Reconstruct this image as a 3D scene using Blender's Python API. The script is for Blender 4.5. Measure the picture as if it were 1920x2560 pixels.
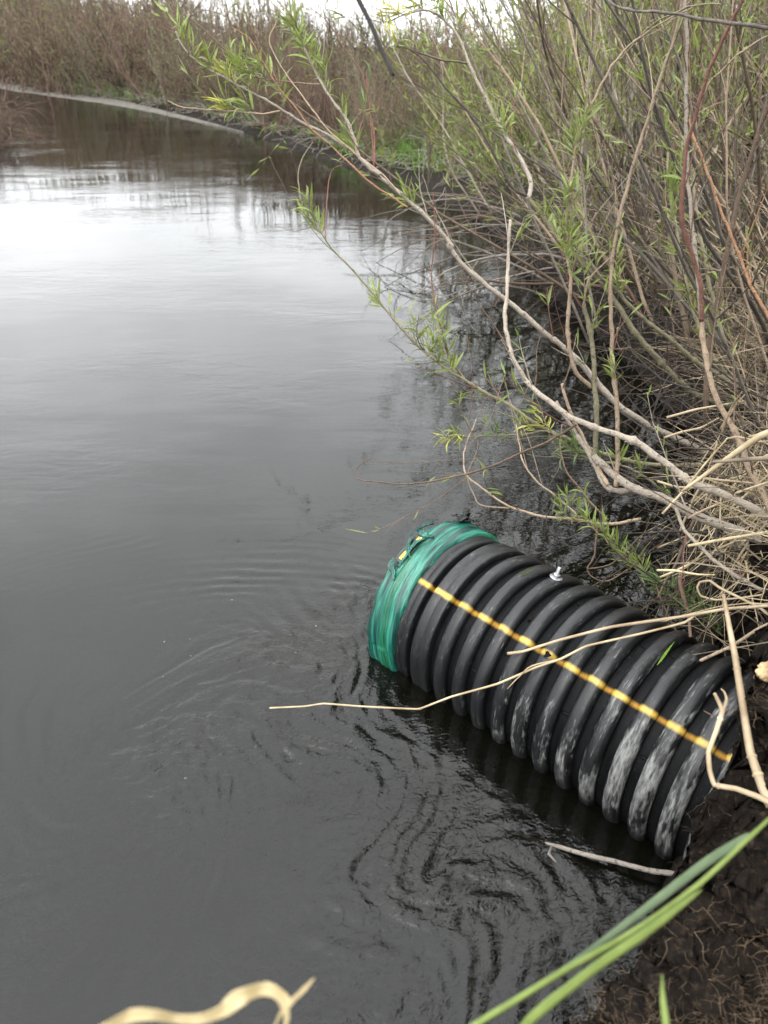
import bpy, math, random
import numpy as np
from mathutils import Vector, Matrix, Quaternion

# ------------------------------------------------------------------ scene, camera, sky, sun, exposure
for o in list(bpy.data.objects):
    bpy.data.objects.remove(o)
scn = bpy.context.scene
COL = scn.collection
EYE, PITCH, FOV = 1.6, math.radians(31.2), 2 * math.atan(1280 / 1923)
cam_d = bpy.data.cameras.new('camera')
cam_d.sensor_fit = 'VERTICAL'
cam_d.sensor_height = 36
cam_d.lens = 18 / math.tan(FOV / 2)
cam_d.clip_start = 0.02
cam_d.clip_end = 2000
cam_d.dof.use_dof = True
cam_d.dof.focus_distance = 2.25
cam_d.dof.aperture_fstop = 4.2
cam = bpy.data.objects.new('camera', cam_d)
COL.objects.link(cam)
cam.location = (0, 0, EYE)
cam.rotation_euler = (math.pi / 2 - PITCH, 0, 0)
scn.camera = cam

SUN_EL, SUN_AZ = math.radians(52), math.radians(215)      # azimuth clockwise from +Y: behind and left of the viewer
w = bpy.data.worlds.new('World')
scn.world = w
w.use_nodes = True
nt = w.node_tree
nt.nodes.clear()
def wn(t, **k):
    n = nt.nodes.new(t)
    for a, b in k.items():
        setattr(n, a, b)
    return n
w_out = wn('ShaderNodeOutputWorld')
w_bg = wn('ShaderNodeBackground')
w_bg.inputs['Strength'].default_value = 0.1
sky = wn('ShaderNodeTexSky', sky_type='NISHITA', sun_disc=False)
sky.sun_elevation = SUN_EL
sky.sun_rotation = SUN_AZ
tc = wn('ShaderNodeTexCoord')
sep = wn('ShaderNodeSeparateXYZ')
nt.links.new(tc.outputs['Generated'], sep.inputs[0])
zz = wn('ShaderNodeMath', operation='MAXIMUM'); nt.links.new(sep.outputs[2], zz.inputs[0]); zz.inputs[1].default_value = 0.0
za = wn('ShaderNodeMath', operation='ADD'); nt.links.new(zz.outputs[0], za.inputs[0]); za.inputs[1].default_value = 0.16
comb = wn('ShaderNodeCombineXYZ')
for i in range(2):
    dv = wn('ShaderNodeMath', operation='DIVIDE')
    nt.links.new(sep.outputs[i], dv.inputs[0]); nt.links.new(za.outputs[0], dv.inputs[1])
    nt.links.new(dv.outputs[0], comb.inputs[i])
cn = wn('ShaderNodeTexNoise'); cn.inputs['Scale'].default_value = 1.5; cn.inputs['Detail'].default_value = 6; cn.inputs['Roughness'].default_value = 0.55
nt.links.new(comb.outputs[0], cn.inputs['Vector'])
cr = wn('ShaderNodeMapRange'); cr.inputs[1].default_value = 0.3; cr.inputs[2].default_value = 0.7; cr.inputs[3].default_value = 11.2; cr.inputs[4].default_value = 15.6
nt.links.new(cn.outputs['Fac'], cr.inputs[0])
zen = wn('ShaderNodeMapRange'); zen.inputs[1].default_value = 0.0; zen.inputs[2].default_value = 1.0; zen.inputs[3].default_value = 1.0; zen.inputs[4].default_value = 2.25
zsq = wn('ShaderNodeMath', operation='POWER'); nt.links.new(zz.outputs[0], zsq.inputs[0]); zsq.inputs[1].default_value = 2.0
nt.links.new(zsq.outputs[0], zen.inputs[0])
lum = wn('ShaderNodeMath', operation='MULTIPLY'); nt.links.new(cr.outputs[0], lum.inputs[0]); nt.links.new(zen.outputs[0], lum.inputs[1])
cc = wn('ShaderNodeCombineColor')
for i, k in enumerate((0.985, 1.0, 1.01)):
    m_ = wn('ShaderNodeMath', operation='MULTIPLY'); m_.inputs[1].default_value = k
    nt.links.new(lum.outputs[0], m_.inputs[0]); nt.links.new(m_.outputs[0], cc.inputs[i])
mx = wn('ShaderNodeMixRGB'); mx.inputs[0].default_value = 0.9
nt.links.new(sky.outputs[0], mx.inputs[1]); nt.links.new(cc.outputs[0], mx.inputs[2])
nt.links.new(mx.outputs[0], w_bg.inputs['Color'])
nt.links.new(w_bg.outputs[0], w_out.inputs[0])

sun_d = bpy.data.lights.new('sun', 'SUN')
sun_d.energy = 1.0
sun_d.angle = math.radians(40)
sun_d.color = (1.0, 0.96, 0.9)
sun = bpy.data.objects.new('sun', sun_d)
COL.objects.link(sun)
sd = Vector((math.sin(SUN_AZ) * math.cos(SUN_EL), math.cos(SUN_AZ) * math.cos(SUN_EL), math.sin(SUN_EL)))
sun.rotation_euler = sd.to_track_quat('Z', 'Y').to_euler()
sun.location = sd * 50

scn.view_settings.view_transform = 'Standard'
scn.view_settings.look = 'None'
scn.view_settings.exposure = 1.25
scn.view_settings.gamma = 1.0
scn.view_settings.use_curve_mapping = False
scn.render.engine = 'CYCLES'
scn.cycles.use_denoising = True
scn.cycles.max_bounces = 5
scn.cycles.diffuse_bounces = 1
scn.cycles.glossy_bounces = 3
scn.cycles.transmission_bounces = 3
scn.cycles.transparent_max_bounces = 6
scn.cycles.caustics_reflective = False
scn.cycles.caustics_refractive = False

# ------------------------------------------------------------------ helpers
rnd = random.Random(7)
npr = np.random.RandomState(11)
F = 1923.0
CAM = np.array([0, 0, EYE])
def ray(px, py):
    a, b = (px - 960) / F, -(py - 1280) / F
    return np.array([a, math.cos(PITCH) + b * math.sin(PITCH), -math.sin(PITCH) + b * math.cos(PITCH)])
def at(px, py, depth):
    return CAM + ray(px, py) * depth
def onz(px, py, z=0.0):
    d = ray(px, py)
    return CAM + d * ((z - EYE) / d[2])

_perm = npr.permutation(512)
_perm = np.concatenate([_perm, _perm, _perm])
_g3 = npr.normal(size=(512, 3)); _g3 /= np.linalg.norm(_g3, axis=1)[:, None]
def noise3(p):
    p = np.asarray(p, float)
    i = np.floor(p).astype(int); f = p - i; i &= 511
    u = f * f * f * (f * (f * 6 - 15) + 10)
    out = 0
    for dx in (0, 1):
        for dy in (0, 1):
            for dz in (0, 1):
                h = _perm[_perm[_perm[(i[..., 0] + dx) & 511] + ((i[..., 1] + dy) & 511)] + ((i[..., 2] + dz) & 511)]
                g = _g3[h]
                d = g[..., 0] * (f[..., 0] - dx) + g[..., 1] * (f[..., 1] - dy) + g[..., 2] * (f[..., 2] - dz)
                wx = u[..., 0] if dx else 1 - u[..., 0]
                wy = u[..., 1] if dy else 1 - u[..., 1]
                wz = u[..., 2] if dz else 1 - u[..., 2]
                out = out + d * wx * wy * wz
    return out
def noise2(x, y, z=0.0):
    return noise3(np.stack([x, y, np.full_like(x, z)], -1))
def sstep(a, b, x):
    t = np.clip((x - a) / (b - a), 0, 1)
    return t * t * (3 - 2 * t)

def link(o, parent=None):
    COL.objects.link(o)
    if parent is not None:
        o.parent = parent
    return o
def tag(o, label=None, cat=None, group=None, kind=None):
    if label: o['label'] = label
    if cat: o['category'] = cat
    if group: o['group'] = group
    if kind: o['kind'] = kind
    return o
def empty(name, loc=(0, 0, 0)):
    o = bpy.data.objects.new(name, None)
    o.empty_display_size = 0.05
    o.location = loc
    return link(o)
def mesh(name, v, f, mats, smooth=True, mi=None):
    me = bpy.data.meshes.new(name)
    v = np.asarray(v, np.float32)
    if isinstance(f, np.ndarray):
        n, k = f.shape
        me.vertices.add(len(v)); me.vertices.foreach_set('co', v.ravel())
        me.loops.add(n * k); me.loops.foreach_set('vertex_index', f.astype(np.int32).ravel())
        me.polygons.add(n)
        me.polygons.foreach_set('loop_start', np.arange(0, n * k, k, dtype=np.int32))
        me.update(calc_edges=True)
    else:
        me.from_pydata([tuple(map(float, q)) for q in v], [], f)
    if not isinstance(mats, (list, tuple)):
        mats = [mats]
    for m in mats:
        me.materials.append(m)
    n = len(me.polygons)
    if smooth:
        me.polygons.foreach_set('use_smooth', np.ones(n, bool))
    if mi is not None:
        me.polygons.foreach_set('material_index', np.asarray(mi, np.int32))
    me.update()
    me.validate()
    return me
def obj(name, me, parent=None):
    return link(bpy.data.objects.new(name, me), parent)

class MB:
    """collects tubes / ribbons as quads (triangles repeat no vertex: caps are done by collapsing radius)"""
    def __init__(s):
        s.v, s.f, s.n = [], [], 0
    def add(s, v, f):
        s.v.append(np.asarray(v, float)); s.f.append(np.asarray(f, int) + s.n); s.n += len(v)
    def tube(s, pts, rad, sides=6, squash=None, cap=True):
        pts = np.asarray(pts, float); rad = np.broadcast_to(np.asarray(rad, float), (len(pts),)).copy()
        if cap:
            t0 = pts[0] - pts[1]; t1 = pts[-1] - pts[-2]
            t0 = t0 / (np.linalg.norm(t0) + 1e-9); t1 = t1 / (np.linalg.norm(t1) + 1e-9)
            pts = np.vstack([pts[:1] + t0 * rad[0] * .15, pts, pts[-1:] + t1 * rad[-1] * .3])
            rad = np.concatenate([[rad[0] * .05], rad, [rad[-1] * .05]])
        n = len(pts)
        t = np.gradient(pts, axis=0); t /= (np.linalg.norm(t, axis=1)[:, None] + 1e-12)
        ref = np.array([0, 0, 1.0]) if abs(t[0][2]) < .9 else np.array([1.0, 0, 0])
        a = np.cross(t[0], ref); a /= np.linalg.norm(a)
        A = np.zeros((n, 3)); A[0] = a
        for i in range(1, n):
            a = a - t[i] * (a @ t[i]); a /= (np.linalg.norm(a) + 1e-12); A[i] = a
        B = np.cross(t, A)
        th = np.arange(sides) / sides * 2 * math.pi
        c, q = np.cos(th), np.sin(th)
        if squash: q = q * squash
        V = pts[:, None, :] + rad[:, None, None] * (A[:, None, :] * c[None, :, None] + B[:, None, :] * q[None, :, None])
        V = V.reshape(-1, 3)
        i = np.arange(n - 1)[:, None] * sides; j = np.arange(sides)[None, :]; k = (j + 1) % sides
        Fq = np.stack([i + j, i + k, i + k + sides, i + j + sides], -1).reshape(-1, 4)
        s.add(V, Fq)
    def ribbon(s, pts, wid, side, fold=0.0):
        """blade with a folded middle: three verts across"""
        pts = np.asarray(pts, float); wid = np.broadcast_to(np.asarray(wid, float), (len(pts),))
        side = np.broadcast_to(np.asarray(side, float), pts.shape)
        t = np.gradient(pts, axis=0); t /= (np.linalg.norm(t, axis=1)[:, None] + 1e-12)
        sd_ = side - t * np.sum(side * t, 1)[:, None]; sd_ /= (np.linalg.norm(sd_, axis=1)[:, None] + 1e-12)
        nn = np.cross(t, sd_)
        L = pts - sd_ * wid[:, None] / 2 + nn * wid[:, None] * fold
        R = pts + sd_ * wid[:, None] / 2 + nn * wid[:, None] * fold
        V = np.stack([L, pts, R], 1).reshape(-1, 3)
        n = len(pts); i = np.arange(n - 1)[:, None] * 3; j = np.arange(2)[None, :]
        s.add(V, np.stack([i + j, i + j + 1, i + j + 4, i + j + 3], -1).reshape(-1, 4))
    def tubes(s, P, R, sides=4):
        """many open tubes at once: P (N, n, 3), R (N, n)"""
        N_, n = P.shape[:2]
        t = np.gradient(P, axis=1); t /= (np.linalg.norm(t, axis=2, keepdims=True) + 1e-12)
        ref = np.where(np.abs(t[:, :1, 2:3]) < .9, np.array([0, 0, 1.0]), np.array([1.0, 0, 0]))
        a = np.cross(t[:, 0], ref[:, 0]); a /= (np.linalg.norm(a, axis=1, keepdims=True) + 1e-12)
        A = np.zeros_like(P); A[:, 0] = a
        for i in range(1, n):
            a = a - t[:, i] * np.sum(a * t[:, i], 1, keepdims=True); a /= (np.linalg.norm(a, axis=1, keepdims=True) + 1e-12); A[:, i] = a
        B = np.cross(t, A)
        th = np.arange(sides) / sides * 2 * math.pi
        V = P[:, :, None] + R[:, :, None, None] * (A[:, :, None] * np.cos(th)[:, None] + B[:, :, None] * np.sin(th)[:, None])
        i = np.arange(n - 1)[:, None] * sides; j = np.arange(sides)[None, :]; k = (j + 1) % sides
        f = np.stack([i + j, i + k, i + k + sides, i + j + sides], -1).reshape(1, -1, 4) + (np.arange(N_) * n * sides)[:, None, None]
        s.add(V.reshape(-1, 3), f.reshape(-1, 4))
    def ribbons(s, P, W, side, fold=.12):
        N_, n = P.shape[:2]
        t = np.gradient(P, axis=1); t /= (np.linalg.norm(t, axis=2, keepdims=True) + 1e-12)
        sd_ = side[:, None] - t * np.sum(side[:, None] * t, 2, keepdims=True); sd_ /= (np.linalg.norm(sd_, axis=2, keepdims=True) + 1e-12)
        nn = np.cross(t, sd_); w_ = W[..., None]
        V = np.stack([P - sd_ * w_ / 2 + nn * w_ * fold, P, P + sd_ * w_ / 2 + nn * w_ * fold], 2)
        i = np.arange(n - 1)[:, None] * 3; j = np.arange(2)[None, :]
        f = np.stack([i + j, i + j + 1, i + j + 4, i + j + 3], -1).reshape(1, -1, 4) + (np.arange(N_) * n * 3)[:, None, None]
        s.add(V.reshape(-1, 3), f.reshape(-1, 4))
    def leaves(s, p, d, L, wr, rs_):
        """small bent blades, four triangles each"""
        N_ = len(p)
        d = d / (np.linalg.norm(d, axis=1, keepdims=True) + 1e-12)
        q = np.cross(d, rs_.normal(size=(N_, 3))); q /= (np.linalg.norm(q, axis=1, keepdims=True) + 1e-12)
        n_ = np.cross(d, q); L = L[:, None]; c = rs_.uniform(-.3, .3, (N_, 1)); w_ = L * wr
        m0 = p + d * L * .45 + n_ * c * L * .3
        V = np.stack([p, m0 - q * w_ / 2, m0 + n_ * w_ * .2, m0 + q * w_ / 2, p + d * L + n_ * c * L], 1)
        f = np.array([[0, 1, 2, 2], [0, 2, 3, 3], [1, 4, 2, 2], [2, 4, 3, 3]])[None] + (np.arange(N_) * 5)[:, None, None]
        s.add(V.reshape(-1, 3), f.reshape(-1, 4))
    def build(s, name, mat, parent=None, off=(0, 0, 0), smooth=True):
        v = np.concatenate(s.v) - np.asarray(off, float); f = np.concatenate(s.f)
        return obj(name, mesh(name, v, f, mat, smooth), parent)

def spline(P, sub=5):
    P = np.asarray(P, float)
    Q = np.vstack([2 * P[0] - P[1], P, 2 * P[-1] - P[-2]])
    out = []
    for i in range(1, len(Q) - 2):
        for k in range(sub):
            t = k / sub
            a, b, c, d = Q[i - 1], Q[i], Q[i + 1], Q[i + 2]
            out.append(.5 * ((2 * b) + (-a + c) * t + (2 * a - 5 * b + 4 * c - d) * t * t + (-a + 3 * b - 3 * c + d) * t ** 3))
    out.append(P[-1])
    return np.array(out)
def nrm(v):
    v = np.asarray(v, float)
    return v / (np.linalg.norm(v) + 1e-12)

# ------------------------------------------------------------------ materials
def mat(name):
    m = bpy.data.materials.new(name); m.use_nodes = True
    t = m.node_tree; t.nodes.clear()
    return m, t
def N(t, typ, ins=None, **k):
    n = t.nodes.new(typ)
    for a, b in k.items():
        setattr(n, a, b)
    for a, b in (ins or {}).items():
        s = n.inputs[a]
        if isinstance(b, bpy.types.NodeSocket): t.links.new(b, s)
        else: s.default_value = b
    return n
def rgba(c): return (c[0], c[1], c[2], 1.0)
def ramp(t, fac, stops):
    r = t.nodes.new('ShaderNodeValToRGB')
    t.links.new(fac, r.inputs[0])
    e = r.color_ramp.elements
    while len(e) < len(stops): e.new(0.5)
    for q, (p, c) in zip(e, stops):
        q.position = p; q.color = rgba(c) if len(c) == 3 else c
    return r.outputs[0]
def coord(t, kind='Object', scale=(1, 1, 1)):
    c = N(t, 'ShaderNodeTexCoord')
    return N(t, 'ShaderNodeMapping', {'Vector': c.outputs[kind], 'Scale': scale}).outputs[0]
def noise(t, vec, scale, detail=4, rough=.55, dist=0.0):
    return N(t, 'ShaderNodeTexNoise', {'Vector': vec, 'Scale': scale, 'Detail': detail, 'Roughness': rough, 'Distortion': dist}).outputs['Fac']
def mul(t, a, b): return N(t, 'ShaderNodeMath', {0: a, 1: b}, operation='MULTIPLY').outputs[0]
def add(t, a, b): return N(t, 'ShaderNodeMath', {0: a, 1: b}, operation='ADD').outputs[0]
def mrange(t, v, a, b, c=0.0, d=1.0):
    return N(t, 'ShaderNodeMapRange', {0: v, 1: a, 2: b, 3: c, 4: d}).outputs[0]
def mixc(t, f, a, b):
    return N(t, 'ShaderNodeMixRGB', {0: f, 1: a if isinstance(a, bpy.types.NodeSocket) else rgba(a), 2: b if isinstance(b, bpy.types.NodeSocket) else rgba(b)}).outputs[0]
def finish(t, col, rough=.6, bump=None, dist=.002, strength=1.0, spec=.5, metal=0.0):
    b = N(t, 'ShaderNodeBsdfPrincipled', {'Base Color': col if isinstance(col, bpy.types.NodeSocket) else rgba(col), 'Roughness': rough, 'Specular IOR Level': spec, 'Metallic': metal})
    if bump is not None:
        t.links.new(N(t, 'ShaderNodeBump', {'Height': bump, 'Distance': dist, 'Strength': strength}).outputs[0], b.inputs['Normal'])
    o = N(t, 'ShaderNodeOutputMaterial', {'Surface': b.outputs[0]})
    return b, o

def bark(name, c0, c1, spots=(.022, .017, .013), rough=.8, sp=.75):
    m, t = mat(name)
    g = coord(t)
    oi = N(t, 'ShaderNodeObjectInfo').outputs['Random']
    n1 = noise(t, g, 14, 6, .65); n2 = noise(t, g, 320, 4, .65); n3 = noise(t, g, 85, 4, .6)
    c = ramp(t, add(t, mul(t, n1, .6), mul(t, n3, .4)), [(.38, c0), (.62, c1)])
    c = mixc(t, mrange(t, n3, .57, .66, 0, sp), c, spots)
    c = mixc(t, mrange(t, n2, .55, .75, 0, .5), c, tuple(min(.8, x * 1.7) for x in c1))
    c = mixc(t, mrange(t, n2, .45, .28, 0, .6), c, tuple(x * .45 for x in c0))
    hv = N(t, 'ShaderNodeHueSaturation', {'Color': c, 'Saturation': .9, 'Value': mrange(t, oi, 0, 1, .6, 1.05)}).outputs[0]
    finish(t, hv, rough, add(t, mul(t, n2, .6), n3), .005, 1.0, .25)
    return m
M = {}
M['bark_pale'] = bark('bark_pale', (.25, .20, .155), (.40, .345, .275))
M['bark_tan'] = bark('bark_tan', (.24, .165, .105), (.36, .27, .18), (.06, .035, .025))
M['bark_olive'] = bark('bark_olive', (.13, .115, .06), (.24, .21, .125))
M['thick_grey'] = bark('thick_grey', (.085, .07, .054), (.18, .15, .12))
M['thick_brown'] = bark('thick_brown', (.08, .053, .034), (.155, .105, .07))
M['thick_olive'] = bark('thick_olive', (.085, .075, .038), (.16, .14, .078))
M['bark_grey'] = bark('bark_grey', (.14, .12, .10), (.24, .21, .18))
M['bark_brown'] = bark('bark_brown', (.11, .07, .045), (.19, .125, .085))
M['bark_red'] = bark('bark_red', (.12, .045, .03), (.22, .09, .06), rough=.55)
M['bark_orange'] = bark('bark_orange', (.30, .14, .06), (.40, .21, .10))
M['bark_dark'] = bark('bark_dark', (.035, .028, .024), (.075, .06, .05))
M['bark_black'] = bark('bark_black', (.008, .006, .005), (.02, .015, .012))
M['far_stem'] = bark('far_stem', (.085, .05, .037), (.175, .108, .083), sp=.2)
M['far_stem_dark'] = bark('far_stem_dark', (.035, .026, .02), (.085, .062, .048), sp=.2)
M['far_stem_grey'] = bark('far_stem_grey', (.085, .072, .05), (.17, .145, .105), sp=.2)

def leafmat(name, c0, c1, trans=.4, rough=.45):
    m, t = mat(name)
    oi = N(t, 'ShaderNodeObjectInfo').outputs['Random']
    g = coord(t)
    n = noise(t, g, 18, 3)
    c = ramp(t, n, [(.35, c0), (.65, c1)])
    c = N(t, 'ShaderNodeHueSaturation', {'Color': c, 'Hue': mrange(t, oi, 0, 1, .485, .51), 'Value': mrange(t, oi, 0, 1, .75, 1.25)}).outputs[0]
    b = N(t, 'ShaderNodeBsdfPrincipled', {'Base Color': c, 'Roughness': rough, 'Specular IOR Level': .4})
    tr = N(t, 'ShaderNodeBsdfTranslucent', {'Color': c})
    mxs = N(t, 'ShaderNodeMixShader', {0: trans, 1: b.outputs[0], 2: tr.outputs[0]})
    N(t, 'ShaderNodeOutputMaterial', {'Surface': mxs.outputs[0]})
    return m
M['leaf'] = leafmat('leaf', (.12, .165, .035), (.22, .265, .07))
M['leaf_yellow'] = leafmat('leaf_yellow', (.28, .30, .05), (.42, .40, .10))
M['leaf_dark'] = leafmat('leaf_dark', (.06, .10, .028), (.11, .16, .045))
M['leaf_mid'] = leafmat('leaf_mid', (.10, .125, .024), (.185, .205, .045))
M['leaf_far'] = leafmat('leaf_far', (.13, .14, .045), (.21, .22, .07))
M['leaf_far_green'] = leafmat('leaf_far_green', (.14, .165, .03), (.23, .24, .05))
M['grass_green'] = leafmat('grass_green', (.07, .13, .024), (.14, .215, .048))
M['straw'] = leafmat('straw', (.25, .19, .11), (.44, .36, .23), .15, .6)
M['straw_grey'] = leafmat('straw_grey', (.10, .08, .058), (.21, .17, .12), .1, .7)
M['reed_green'] = leafmat('reed_green', (.17, .30, .04), (.26, .40, .07), .35, .35)
M['reed_blue'] = leafmat('reed_blue', (.17, .27, .12), (.27, .38, .20), .3, .4)
M['dry_leaf'] = leafmat('dry_leaf', (.48, .36, .17), (.62, .50, .28), .3, .5)
M['root'] = leafmat('root', (.08, .054, .034), (.17, .115, .072), .05, .8)

def soil(name, c0, c1, c2, scale=30, dist=.02):
    m, t = mat(name)
    g = coord(t)
    n1 = noise(t, g, scale, 8, .65); n2 = noise(t, g, 3.5, 4); n3 = noise(t, g, scale * 5, 3)
    c = ramp(t, n1, [(.3, c0), (.55, c1), (.75, c2)])
    c = mixc(t, mrange(t, n2, .45, .65, 0, .6), c, tuple(x * .7 for x in c1))
    finish(t, c, .9, add(t, n1, mul(t, n3, .4)), dist, 1.0, .1)
    return m
M['ground'] = soil('ground', (.0045, .0038, .003), (.012, .0095, .007), (.04, .031, .022), 14, .03)
M['peat'] = soil('peat', (.004, .0032, .0026), (.017, .0125, .009), (.085, .058, .038), 70, .025)
M['sand'] = soil('sand', (.055, .05, .043), (.10, .092, .08), (.145, .134, .116), 5, .01)
# ------------------------------------------------------------------ the land, the river
RIGHT = np.array([(-9, -6), (-2.4, -1.0), (-.7, -.02), (-.2, .28), (.16, .46), (.42, .74), (.60, 1.0), (.76, 1.22), (.93, 1.5), (.98, 1.75),
                  (.99, 2.0), (1.15, 2.4), (1.38, 2.9), (1.48, 3.5), (1.42, 4.76), (1.2, 6.2), (1.05, 8.5), (.27, 11.2), (-.68, 12.9), (-1.95, 15.9),
                  (-4.4, 21.2), (-8.9, 28.8), (-12.5, 33.5), (-18.6, 43), (-31, 60), (-70, 110)])
LEFT = np.array([(-16, -8), (-11, 0), (-9.4, 8), (-8.0, 13.5), (-7.5, 15.6), (-7.45, 16.6), (-8.4, 18.3), (-13, 22.5), (-24, 34), (-40, 50), (-85, 95)])
EDGE_Y, EDGE_X = [1.5, 1.75, 2.0, 2.4, 2.9, 3.5, 4.76, 6.2, 8.5], [.93, .98, .99, 1.15, 1.38, 1.48, 1.42, 1.2, 1.05]
def polydist(x, y, P):
    d = np.full(x.shape, 1e9)
    for (ax, ay), (bx, by) in zip(P[:-1], P[1:]):
        ex, ey = bx - ax, by - ay
        t = np.clip(((x - ax) * ex + (y - ay) * ey) / (ex * ex + ey * ey), 0, 1)
        d = np.minimum(d, np.hypot(x - ax - t * ex, y - ay - t * ey))
    return d
def inside(x, y, P):
    c = np.zeros(x.shape, bool)
    j = len(P) - 1
    for i in range(len(P)):
        yi, yj, xi, xj = P[i][1], P[j][1], P[i][0], P[j][0]
        k = ((yi > y) != (yj > y)) & (x < (xj - xi) * (y - yi) / (yj - yi + 1e-12) + xi)
        c ^= k
        j = i
    return c
WATER_POLY = np.vstack([RIGHT, LEFT[::-1]])
def shore(x, y):
    """signed distance to the water's edge, positive on land"""
    d = np.minimum(polydist(x, y, RIGHT), polydist(x, y, LEFT))
    return np.where(inside(x, y, WATER_POLY), -d, d)
def land(x, y):
    x = np.asarray(x, float); y = np.asarray(y, float)
    d = shore(x, y)
    d = d + .07 * noise2(x * 2.3, y * 2.3, 3.3) + .03 * noise2(x * 7, y * 7, 1.3)
    far = sstep(7, 12, y)
    near_h = .40 * (1 - np.exp(-np.maximum(d, 0) / .16)) + .10 * sstep(.5, 2.5, d)
    far_h = .10 * np.clip(d / .6, 0, 1) + .38 * sstep(.5, 1.6, d) + .1 * sstep(1.5, 5, d)
    h = near_h * (1 - far) + far_h * far
    h = h + np.where(d > 0, (.05 * noise2(x * 3, y * 3, 8.1) + .03 * noise2(x * 11, y * 11, 2.1)) * np.clip(d * 4, 0, 1), 0)
    bed = -.75 * (1 - np.exp(-np.maximum(-d, 0) / .5)) + .03 * noise2(x * 4, y * 4, 5.5)
    return np.where(d > 0, h, bed)
def graded(lo, a, b, hi, step, grow=1.12):
    c = list(np.arange(a, b, step))
    s, v, up = step, b, []
    while v < hi: up.append(v); s *= grow; v += s
    up.append(hi)
    s, v, dn = step, a - step, []
    while v > lo: dn.append(v); s *= grow; v -= s
    dn.append(lo)
    return np.array(dn[::-1] + c + up)
def grid(xs, ys):
    X, Y = np.meshgrid(xs, ys)
    nx, ny = len(xs), len(ys)
    i = np.arange(ny - 1)[:, None] * nx; j = np.arange(nx - 1)[None, :]
    Fq = np.stack([i + j, i + j + 1, i + j + 1 + nx, i + j + nx], -1).reshape(-1, 4)
    return X, Y, Fq
X, Y, Fq = grid(graded(-600, .2, 2.6, 600, .035, 1.07), graded(-60, .2, 4.5, 900, .035, 1.035))
Z = land(X, Y)
g = obj('ground', mesh('ground', np.stack([X, Y, Z], -1).reshape(-1, 3), Fq, M['ground']))
tag(g, kind='structure')

# crumbly peat face where the pipe leaves the bank
xs, ys = np.arange(.05, 1.7, .0065), np.arange(.2, 1.75, .0065)
X, Y, Fq = grid(xs, ys)
d = shore(X, Y) + .10 * noise2(X * 4.1, Y * 4.1, 2.2) + .04 * noise2(X * 13, Y * 13, 7.7)
Z = -.28 + .85 * sstep(-.05, .085, d) * (.72 + .28 * sstep(.55, 1.0, Y)) + .03 * sstep(.1, .8, d)
Z = Z + .06 * noise2(X * 6, Y * 6, 1.1) + .04 * np.abs(noise2(X * 17, Y * 17, 4.2)) + .03 * np.abs(noise2(X * 38, Y * 38, 9.2))
V = np.stack([X, Y, Z], -1).reshape(-1, 3)
for k, (sc, am) in enumerate(((8, .07), (21, .05), (48, .032), (95, .014))):
    V = V + am * np.stack([noise3(V * sc + 10 * k), noise3(V * sc + 20 + 7 * k), .6 * noise3(V * sc + 40 + 3 * k)], -1)
sb = obj('soil_bank', mesh('soil_bank', V, Fq, M['peat']))
tag(sb, kind='structure')
PEAT = V.reshape(len(ys), len(xs), 3)

# sand bar along the far bend
top = [onz(*q) for q in ((-260, 160), (-120, 185), (0, 208), (150, 232), (300, 258), (422, 286), (520, 309), (610, 334))]
bot = [onz(*q) for q in ((-260, 174), (-120, 202), (0, 228), (150, 249), (300, 269), (422, 290.5), (520, 310.5), (610, 334.1))]
T, B_ = spline(top, 6), spline(bot, 6)
rows = []
for k in range(9):
    u = k / 8
    R_ = T * (1 - u) + B_ * u
    R_ = R_.copy(); R_[:, 2] = .05 - .07 * u + .012 * noise2(R_[:, 0] * 1.1, R_[:, 1] * 1.1, k * .3)
    if k == 0: R_[:, 1] += np.linspace(1.2, .0, len(R_)); R_[:, 2] = np.linspace(.10, .0, len(R_))
    rows.append(R_)
V = np.stack(rows, 0); n_, m_ = V.shape[:2]
i = np.arange(n_ - 1)[:, None] * m_; j = np.arange(m_ - 1)[None, :]
Fq = np.stack([i + j, i + j + 1, i + j + 1 + m_, i + j + m_], -1).reshape(-1, 4)
tag(obj('sandbar', mesh('sandbar', V.reshape(-1, 3), Fq, M['sand'])), kind='structure')

# pipe frame (18-inch culvert, half sunk)
PIPE_O = np.array([.146, 1.976, .077]); PIPE_R = .267
PA = np.array([.69301, -.72073, .0170]); PS = np.array([-.72083, -.69311, 0.0]); PU = np.cross(PS, PA)
PIPE_MAT = Matrix(((PA[0], PS[0], PU[0], PIPE_O[0]), (PA[1], PS[1], PU[1], PIPE_O[1]), (PA[2], PS[2], PU[2], PIPE_O[2]), (0, 0, 0, 1)))
def onpipe(t, deg, r=PIPE_R):
    a = math.radians(deg)
    return PIPE_O + PA * t + r * (math.cos(a) * PS + math.sin(a) * PU)

# river: heightfield with the bow ripples and the wake behind the pipe mouth
X, Y, Fq = grid(graded(-90, -1.3, .95, 25, .0075, 1.06), graded(-9, .5, 2.75, 115, .0075, 1.035))
tip = PIPE_O - .03 * PA
WK = np.array([(-.10, 1.72), (-.12, 1.45), (.02, 1.15), (.22, .85), (.36, .55)])
dw = polydist(X, Y, WK)
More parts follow.
